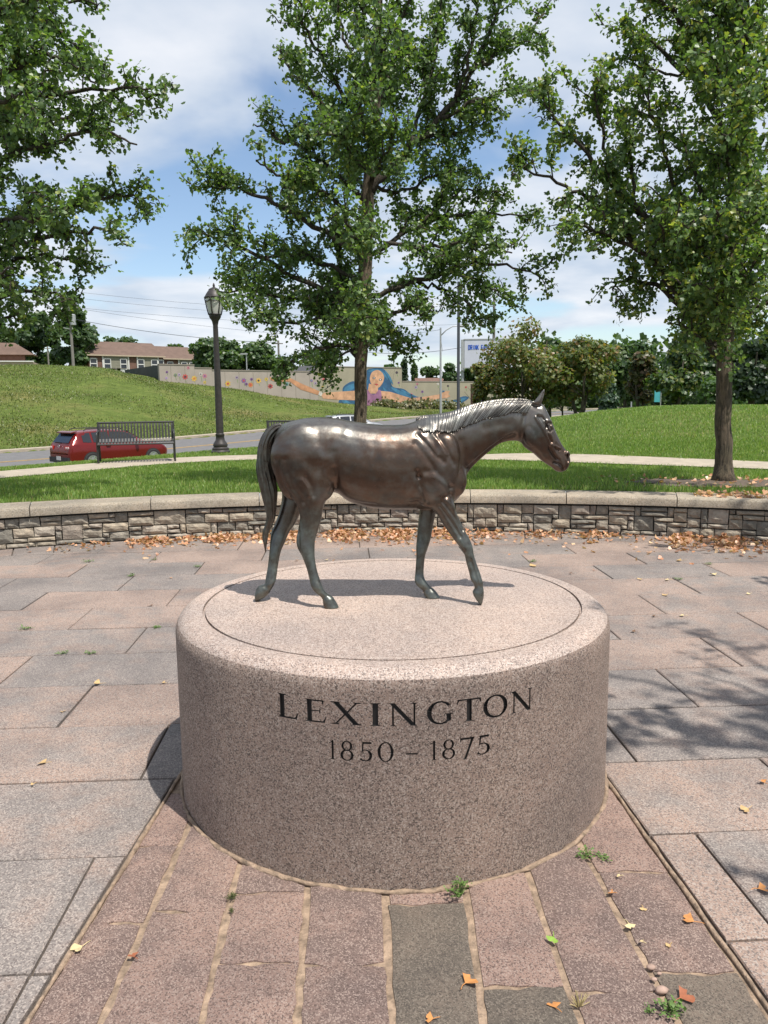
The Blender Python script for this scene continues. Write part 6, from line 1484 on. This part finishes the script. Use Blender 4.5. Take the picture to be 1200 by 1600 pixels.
# ================================================================== HOUSES
M['brick'] = simple('brown_brick', (0.17, 0.092, 0.068), 0.9, 0, .22, 2.5); M['siding'] = simple('sage_siding', (0.28, 0.265, 0.205), 0.8, 0, .06, 2); M['roof'] = simple('brown_shingle_roof', (0.15, 0.098, 0.075), 0.95, 0, .16, 1.2); M['white'] = simple('white_trim', (0.68, 0.67, 0.64), 0.6, 0, .05, 5); M['pane'] = simple('window_pane', (0.02, 0.024, 0.03), 0.08, 0, .2, 2, 0, .8); M['tanwall'] = simple('tan_house_wall', (0.47, 0.38, 0.28), .9, 0, .1, 2); M['drkgrey'] = simple('slate_roof', (0.06, 0.06, 0.065), .9, 0, .2, 2)
def row_house(label, x0, x1, ytop, yeave, Y0, Y1, depth, bays, gable=True):
    """front face from sight column x0 at depth Y0 to x1 at depth Y1"""
    a = atY(x0, 580, Y0); b = atY(x1, 580, Y1); ze = atY(x0, yeave, Y0).z; L = math.hypot(b.x - a.x, b.y - a.y); rz = math.atan2(b.y - a.y, b.x - a.x); zb = gz(a.x, Y0) - .6
    zr = atY(x0 - 8, ytop, Y0 + depth / 2).z; H = ze - zb
    root = thing('brick_row_house', label, 'house', (a.x, a.y, zb), rz, 'houses beyond the hill')
    m = MB(); pent = [(0, 0, 0), (0, depth, 0), (0, depth, H), (0, depth / 2, zr - zb), (0, 0, H)]; m.prism([(x, y, z) for x, y, z in pent], (L, 0, 0)); m.build('wall', M['brick'], root)
    m = MB(); ov, t = .35, .14
    for s in (0, 1):
        y0_, y1_ = (-ov, depth / 2) if s == 0 else (depth + ov, depth / 2); sl = (zr - zb - H) / (depth / 2); z0_, z1_ = H - ov * sl + .06, zr - zb + .06
        m.prism([(-.3, y0_, z0_), (L + .3, y0_, z0_), (L + .3, y1_, z1_), (-.3, y1_, z1_)], (0, 0, t))
    m.build('roof', M['roof'], root)
    m = MB(); m.box((L / 2, -ov - .03, H - ov * sl + .10), (L + .6, .08, .18)); m.build('gutter', M['tanwall'], root)
    for kind, u0, u1, wins in bays:
        X0, X1 = L * u0, L * u1
        if kind == 's':
            m = MB()
            n = max(3, int(H / .35))
            for i in range(n): m.box(((X0 + X1) / 2, -.05 - .012, H * i / n + H / n / 2), (X1 - X0, .10, H / n * .96), 0, 0, (Vector((1, 0, 0)), Vector((0, 1, .09)).normalized(), Vector((0, -.09, 1)).normalized()))
            m.build('siding', M['siding'], root)
            for X in (X0, X1): m = MB(); m.box((X, -.11, H / 2), (.18, .10, H)); m.build('corner_board', M['white'], root)
        for w in wins:
            X = L * w; f = MB(); w_, h_, yy, zc = .95, 1.45, -.13 if kind == 's' else -.02, H - 1.25
            for sx in (-1, 1): f.box((X + sx * w_ / 2, yy - .03, zc), (.10, .12, h_))
            for dz in (-h_ / 2, 0, h_ / 2): f.box((X, yy - .032, zc + dz), (w_ - .13, .11, .13))
            fo = f.build('window', M['white'], root)
            for dz in (-h_ / 4, h_ / 4): g = MB(); g.box((X, yy - .01, zc + dz), (w_ - .14, .04, h_ / 2 - .14)); g.build('pane', M['pane'], fo)
    return root
row_house('brick and sage siding row house with brown roof on top of the hill', 139.5, 255, 535, 554, 112, 119, 9.0, (('b', 0, .17, (.06,)), ('s', .18, .52, (.235, .45)), ('b', .53, .63, ()), ('s', .64, .93, (.685, .875)), ('b', .94, 1.0, (.965,))))
row_house('lower brick row house stepping down behind the painted wall end', 257, 312, 543, 560, 122, 126, 8.5, (('b', 0, .35, (.16,)), ('s', .40, .9, (.55, .78))))
def tan_house():
    a = atY(-40, 577, 98); b = atY(52, 577, 100); z = gz(a.x, 98) - .5; ze = atY(0, 564.5, 98).z - z; root = thing('tan_house', 'small tan house with a hipped brown roof at the left edge', 'house', (a.x, a.y, z), math.atan2(b.y - a.y, b.x - a.x), 'houses beyond the hill'); L = (b - a).length
    m = MB(); m.box((L / 2, 3, ze / 2), (L, 6, ze)); m.build('wall', M['tanwall'], root)
    m = MB(); m.box((L * .35, 6.6, ze / 2 + .6), (L * .8, 1, ze + 1.2)); m.build('upper_wall', M['brick'], root)
    h2 = ze + 1.2; m = MB(); m.add([(-1, 5.6, h2), (L * .92, 5.6, h2), (L * .92, 11, h2), (-1, 11, h2), (L * .2, 8, h2 + 1.7), (L * .55, 8, h2 + 1.7)], [(0, 1, 5, 4), (1, 2, 5), (2, 3, 4, 5), (3, 0, 4), (3, 2, 1, 0)]); m.build('roof', M['roof'], root)
    m = MB(); m.box((L / 2, -.05, ze + .05), (L + .3, .25, .14)); m.build('parapet', M['white'], root)
tan_house()
def far_roof():
    a = atY(425, 581, 118); b = atY(505, 581, 118); t = atY(440, 572.5, 118).z; z0 = gz(a.x, 118); root = thing('dark_roofed_building', 'dark roofed building showing above the painted wall left of the trunk', 'building', (a.x, 118, z0)); L = b.x - a.x; H = t - z0
    m = MB(); m.box((L / 2, 5, H / 2 - .6), (L, 10, H - 1.2)); m.build('wall', M['tanwall'], root); m = MB(); m.add([(-.5, -.5, H - 1.2), (L + .5, -.5, H - 1.2), (L + .5, 10.5, H - 1.2), (-.5, 10.5, H - 1.2), (L * .12, 4, H + .2), (L * .9, 4, H + .2)], [(0, 1, 5, 4), (1, 2, 5), (2, 3, 4, 5), (3, 0, 4), (3, 2, 1, 0)]); m.build('roof', M['drkgrey'], root)
far_roof()
def red_roof():
    a = atY(652, 600, 128); t = atY(652, 590, 128).z; L = 6.5; z0 = gz(a.x, 128); root = thing('red_roofed_building', 'low building with a dull red roof above the painted wall, left of the street light', 'building', (a.x, 128, z0)); H = t - z0
    m = MB(); m.box((L / 2, 3, (H - .8) / 2), (L, 6, H - .8)); m.build('wall', M['tanwall'], root); m = MB(); m.prism([(-.3, -.4, H - .8), (-.3, 6.4, H - .8), (-.3, 3, H)], (L + .6, 0, 0)); m.build('roof', M['brick'], root)
red_roof()
def ac_units():
    for i, (px, w) in enumerate(((176, .9), (184, .9), (190, .7))):
        p = atY(px, 582, 88); z = gz(p.x, 88); root = thing('utility_cabinet', ['pale green utility cabinet at the foot of the sage siding', 'grey utility cabinet between its neighbours', 'small white utility cabinet by the dark wall end'][i], 'cabinet', (p.x, 88, z), 0, 'cabinets below the row house'); h = max(.8, atY(px, 576.5, 88).z - z)
        m = MB(); m.box((0, 0, h / 2), (w, .7, h)); m.build('case', M['tail'] if i == 5 else PAINT['teal'] if i == 0 else M['white'] if i == 2 else M['wall_tan'], root); m = MB(); m.box((0, 0, h + .03), (w + .08, .78, .06)); m.build('lid', M['joint'], root)
        for k in range(3): m = MB(); m.box((0, -.36, h * (.35 + .2 * k)), (w * .7, .02, .06)); m.build('louvre', M['joint'], root)
ac_units()
# ================================================================== POLES, SIGNS, WIRES
M['wood'] = simple('weathered_pole_wood', (0.21, 0.195, 0.175), .9, 0, .15, 3); M['galv'] = simple('galvanised_steel', (0.36, 0.37, 0.37), .5, .4, .1, 4); M['polepaint'] = simple('dark_grey_pole_paint', (0.06, 0.065, 0.075), .5, .2, .1, 3); M['brownpost'] = simple('brown_sign_post', (0.10, 0.05, 0.035), .8, 0, .2, 4); M['purple'] = simple('purple_sign_face', (0.16, 0.07, 0.36), .6, 0, .1, 4); M['billface'] = simple('billboard_white', (0.56, 0.58, 0.66), .6, 0, .04, 1); M['billblue'] = simple('billboard_blue', (0.03, 0.11, 0.50), .6, 0, .05, 3); M['tealsign'] = simple('teal_banner', (0.07, 0.40, 0.44), .6, 0, .08, 3)
def pole(name, label, cat, px, pyb, pyt, Y, r0, r1, mat, group=None):
    b = atY(px, pyb, Y); z0 = gz(b.x, Y); h = atY(px, pyt, Y).z - z0; root = thing(name, label, cat, (b.x, Y, z0), 0, group); m = MB(); m.tube([(0, 0, -.3), (0, 0, h * .5), (0, 0, h)], [r0, (r0 + r1) / 2, r1], 12); m.build('post', mat, root, True, True, 50); return root, h
root, h = pole('utility_pole', 'tall wooden utility pole with a pale transformer left of the row house', 'pole', 115.5, 585, 474, 96, .20, .13, M['wood'], 'utility poles')
m = MB(); m.lathe([(.05, 0), (.32, .02), (.32, 1.2), (.2, 1.3), (.05, 1.32)], 14, (.42, -.2, h - 2.6)); m.build('transformer', M['galv'], root, True, True, 40)
m = MB(); m.box((0, -.15, h - .5), (2.2, .12, .14)); m.build('crossarm', M['wood'], root)
m = MB(); m.tube([(0, 0, h - 3.1), (-.8, -.6, h - 2.9), (-1.3, -.9, h - 2.95)], .05, 6); m.build('bracket_arm', M['galv'], root, True)
root, h = pole('utility_pole', 'short thin wooden pole right of the small tan house', 'pole', 77.5, 588, 541, 104, .12, .09, M['wood'], 'utility poles'); m = MB(); m.box((0, -.1, h - .3), (.9, .1, .1)); m.build('crossarm', M['wood'], root)
root, h = pole('utility_pole', 'thin grey pole beside the dark bushy trees behind the painted wall', 'pole', 437, 605, 532, 101, .16, .12, M['wood'], 'utility poles'); m = MB(); m.box((0, -.1, h - .4), (1.2, .1, .12)); m.build('crossarm', M['wood'], root)
root, h = pole('light_pole', 'short pale pole with a small lamp head in front of the bushy trees', 'pole', 386.5, 600, 553, 88, .08, .06, M['galv']); m = MB(); m.box((-.25, -.05, h), (.75, .3, .16)); m.build('lamp_head', M['galv'], root)
root, h = pole('utility_pole', 'tall pale utility pole rising behind the billboard and the broad russet tree', 'pole', 770.5, 640, 467, 108, .24, .17, M['wood'], 'utility poles')
for k in (1.0, 4.5): m = MB(); m.box((-.45, -.2, h - k), (.9, .12, .12)); m.build('crossarm', M['wood'], root)
def street_light():
    root, h = pole('street_light', 'grey street light with a curved arm in front of the painted wall', 'street light', 688.5, 641, 512, 74, .12, .08, M['galv'])
    ex = (atY(722, 505, 74).x - atY(688.5, 505, 74).x); up = atY(688, 504.5, 74).z - atY(688, 520, 74).z
    m = MB(); m.tube([(0, 0, h - .75), (ex * .25, 0, h - .75 + up * .55), (ex * .55, 0, h - .75 + up * .92), (ex * .92, 0, h - .75 + up)], [.055, .05, .045, .04], 8); m.build('arm', M['galv'], root, True)
    m = MB(); ellipsoid(m, (ex * 1.02, 0, h - .78 + up), (np.array([.42, 0, 0]), np.array([0, .2, 0]), np.array([0, 0, .13])), 8); m.build('lamp_head', M['galv'], root, True)
    m = MB(); m.tube([(0, -.05, h - .9), (.18, -.05, h - 2.2)], .02, 5); m.build('stay_wire', M['galv'], root)
street_light()
root, h = pole('flag_pole', 'tall dark grey pole just right of the street light', 'pole', 716, 652, 440, 66, .135, .115, M['polepaint']); m = MB(); m.lathe([(.3, 0), (.3, .1), (.2, .18), (.14, .4)], 14); m.build('foot', M['polepaint'], root, True)
root, h = pole('sign_post', 'square brown wooden post between the dark pole and the purple sign', 'post', 738.5, 655, 601, 52, .15, .15, M['brownpost']); m = MB(); m.box((0, 0, h), (.30, .30, .08)); m.build('post_cap', M['brownpost'], root)
def purple_sign():
    p = atY(751.5, 640, 50); z = gz(p.x, 50); zc = atY(751.5, 621.5, 50).z - z; root = thing('purple_sign', 'round purple sign on a pole beside the brown post', 'sign', (p.x, 50, z)); m = MB(); m.tube([(0, .05, -.1), (0, .05, zc)], .04, 8); m.build('post', M['galv'], root)
    m = MB(); m.lathe([(.01, -.04), (.30, -.04), (.32, 0), (.30, .04), (.01, .04)], 24); m.v = [(a, c, b + zc) for a, b, c in m.v]; m.build('sign_face', M['purple'], root); m = MB(); m.lathe([(.02, 0), (.1, .2), (.05, .42)], 10, (0, .02, zc + .24)); m.build('finial', M['white'], root, True)
purple_sign()
# block letters for the billboard: strokes on a 3 x 5 grid
BL_ = {'D': [((0, 0), (0, 5)), ((0, 5), (2, 5)), ((2, 5), (3, 4)), ((3, 4), (3, 1)), ((3, 1), (2, 0)), ((2, 0), (0, 0))], 'R': [((0, 0), (0, 5)), ((0, 5), (3, 5)), ((3, 5), (3, 2.6)), ((3, 2.6), (0, 2.6)), ((1.2, 2.6), (3, 0))], 'I': [((1.5, 0), (1.5, 5))], 'N': [((0, 0), (0, 5)), ((0, 5), (3, 0)), ((3, 0), (3, 5))], 'K': [((0, 0), (0, 5)), ((3, 5), (0, 2.4)), ((1, 3.1), (3, 0))],
       'E': [((0, 0), (0, 5)), ((0, 5), (3, 5)), ((0, 2.5), (2.6, 2.5)), ((0, 0), (3, 0))], 'A': [((0, 0), (1.5, 5)), ((1.5, 5), (3, 0)), ((.6, 1.6), (2.4, 1.6))], 'S': [((3, 5), (0, 5)), ((0, 5), (0, 2.6)), ((0, 2.6), (3, 2.6)), ((3, 2.6), (3, 0)), ((3, 0), (0, 0))], 'Y': [((0, 5), (1.5, 2.4)), ((3, 5), (1.5, 2.4)), ((1.5, 2.4), (1.5, 0))], 'U': [((0, 5), (0, .5)), ((0, .5), (.5, 0)), ((.5, 0), (2.5, 0)), ((2.5, 0), (3, .5)), ((3, .5), (3, 5))]}
def billboard():
    Y = 104; a = atY(726, 531, Y); b = atY(812, 531, Y); c = atY(726, 574, Y); L = b.x - a.x; H = a.z - c.z; z0 = gz(a.x, Y)
    root = thing('billboard', 'white roadside billboard lettered DRINK EASY in blue behind the broad russet tree', 'billboard', (a.x, Y, z0))
    m = MB(); m.box((L / 2, .25, c.z - z0 + H / 2), (L, .5, H)); m.build('panel', M['billface'], root); m = MB()
    for dz in (-.06, H + .06): m.box((L / 2, .25, c.z - z0 + dz), (L + .2, .6, .12))
    m.build('frame', M['galv'], root); m = MB(); m.box((-.22, .3, c.z - z0 + H * .45), (.42, .55, H * 1.12)); m.build('side_ladder_panel', M['galv'], root)
    for X in (-.2, L * .55): m = MB(); m.tube([(X, .6, 0), (X, .6, c.z - z0 + .2)], .2, 10); m.build('leg', M['galv'], root)
    def text(s, px0, px1, y0, y1):
        X0 = atY(px0, y0, Y).x - a.x; X1 = atY(px1, y0, Y).x - a.x; zt = atY(px0, y0, Y).z - z0; zb = atY(px0, y1, Y).z - z0; adv = (X1 - X0) / len(s); sx = adv * .68 / 3; sz = (zt - zb) / 5
        for i, ch in enumerate(s):
            if ch not in BL_: continue
            mb = MB()
            for p, q in BL_[ch]:
                P = Vector((X0 + adv * i + p[0] * sx, -.02, zb + p[1] * sz)); Q = Vector((X0 + adv * i + q[0] * sx, -.02, zb + q[1] * sz)); d = (Q - P); l = d.length; d.normalize()
                mb.box((P + Q) / 2, (l + .04, .03, .095), 0, 0, (d, Vector((0, 1, 0)), d.cross(Vector((0, 1, 0)))))
            mb.build('letter', M['billblue'], root)
    text('DRINK EASY', 732, 765.5, 539.5, 546); text('U', 767, 771, 539.5, 546)
billboard()
def banner():
    p = atY(1026, 640, 60); z = gz(p.x, 60); zc = atY(1026, 618, 60).z - z; root = thing('banner_sign', 'small teal banner on a pole among the trees beyond the mound', 'sign', (p.x, 60, z)); m = MB(); m.tube([(.3, .05, 0), (.3, .05, zc + 1.2)], .04, 8); m.build('post', M['galv'], root); m = MB(); m.box((0, 0, zc), (.42, .04, 1.0)); m.build('banner', M['tealsign'], root)
banner()
def pale_post():
    root, h = pole('light_pole', 'thin pale parking light pole among the far trees right of the horse', 'pole', 986, 640, 583, 90, .09, .07, M['galv']); m = MB(); m.box((0, 0, h), (1.3, .4, .16)); m.build('lamp_head', M['galv'], root)
pale_post()
def wires():
    def wire(P, label, r=.016):
        o = MB(); o.tube(P, r, 5); q = o.build('overhead_wire', M['polepaint'], None, True); tag(q, label, 'wire', 'overhead wires'); return q
    def span(px, Y, sag=.0, n=16):
        pts = []
        for (x0, y0), (x1, y1), Ya, Yb in [px]:
            A, B = atY(x0, y0, Ya), atY(x1, y1, Yb)
            for i in range(n + 1):
                t = i / n; p = A + (B - A) * t; pts.append(p - Vector((0, 0, sag * 4 * t * (1 - t))))
        return pts
    wz = lambda u, v: (u * .35, 420 + v * .35)
    wire(span((wz(100, 72), (470, 483), 100, 120), 0, .5), 'topmost overhead wire crossing the sky behind the lamp lantern'); wire(span((wz(100, 100), (470, 492), 100, 120), 0, .5), 'second overhead wire from the top behind the lamp lantern')
    wire(span((wz(330, 172), (560, 508), 96, 118), 0, .4), 'third overhead wire from the top, above the row house'); wire(span((wz(330, 175), (560, 530), 96, 118), 0, .5), 'overhead wire sloping down to the right above the bushy trees'); wire(span((wz(330, 225), (437, 536), 96, 101), 0, .5), 'thick lowest overhead cable above the row house roof', .032)
    wire(span(((560, 524), (688, 515), 118, 74), 0, .3), 'overhead wire ending at the street light top'); wire(span(((560, 549), (770, 532), 118, 108), 0, .9), 'sagging cable passing behind the dark pole', .032); wire(span(((560, 506), (770, 504), 118, 108), 0, .3), 'thin upper wire right of the centre trunk')
wires()
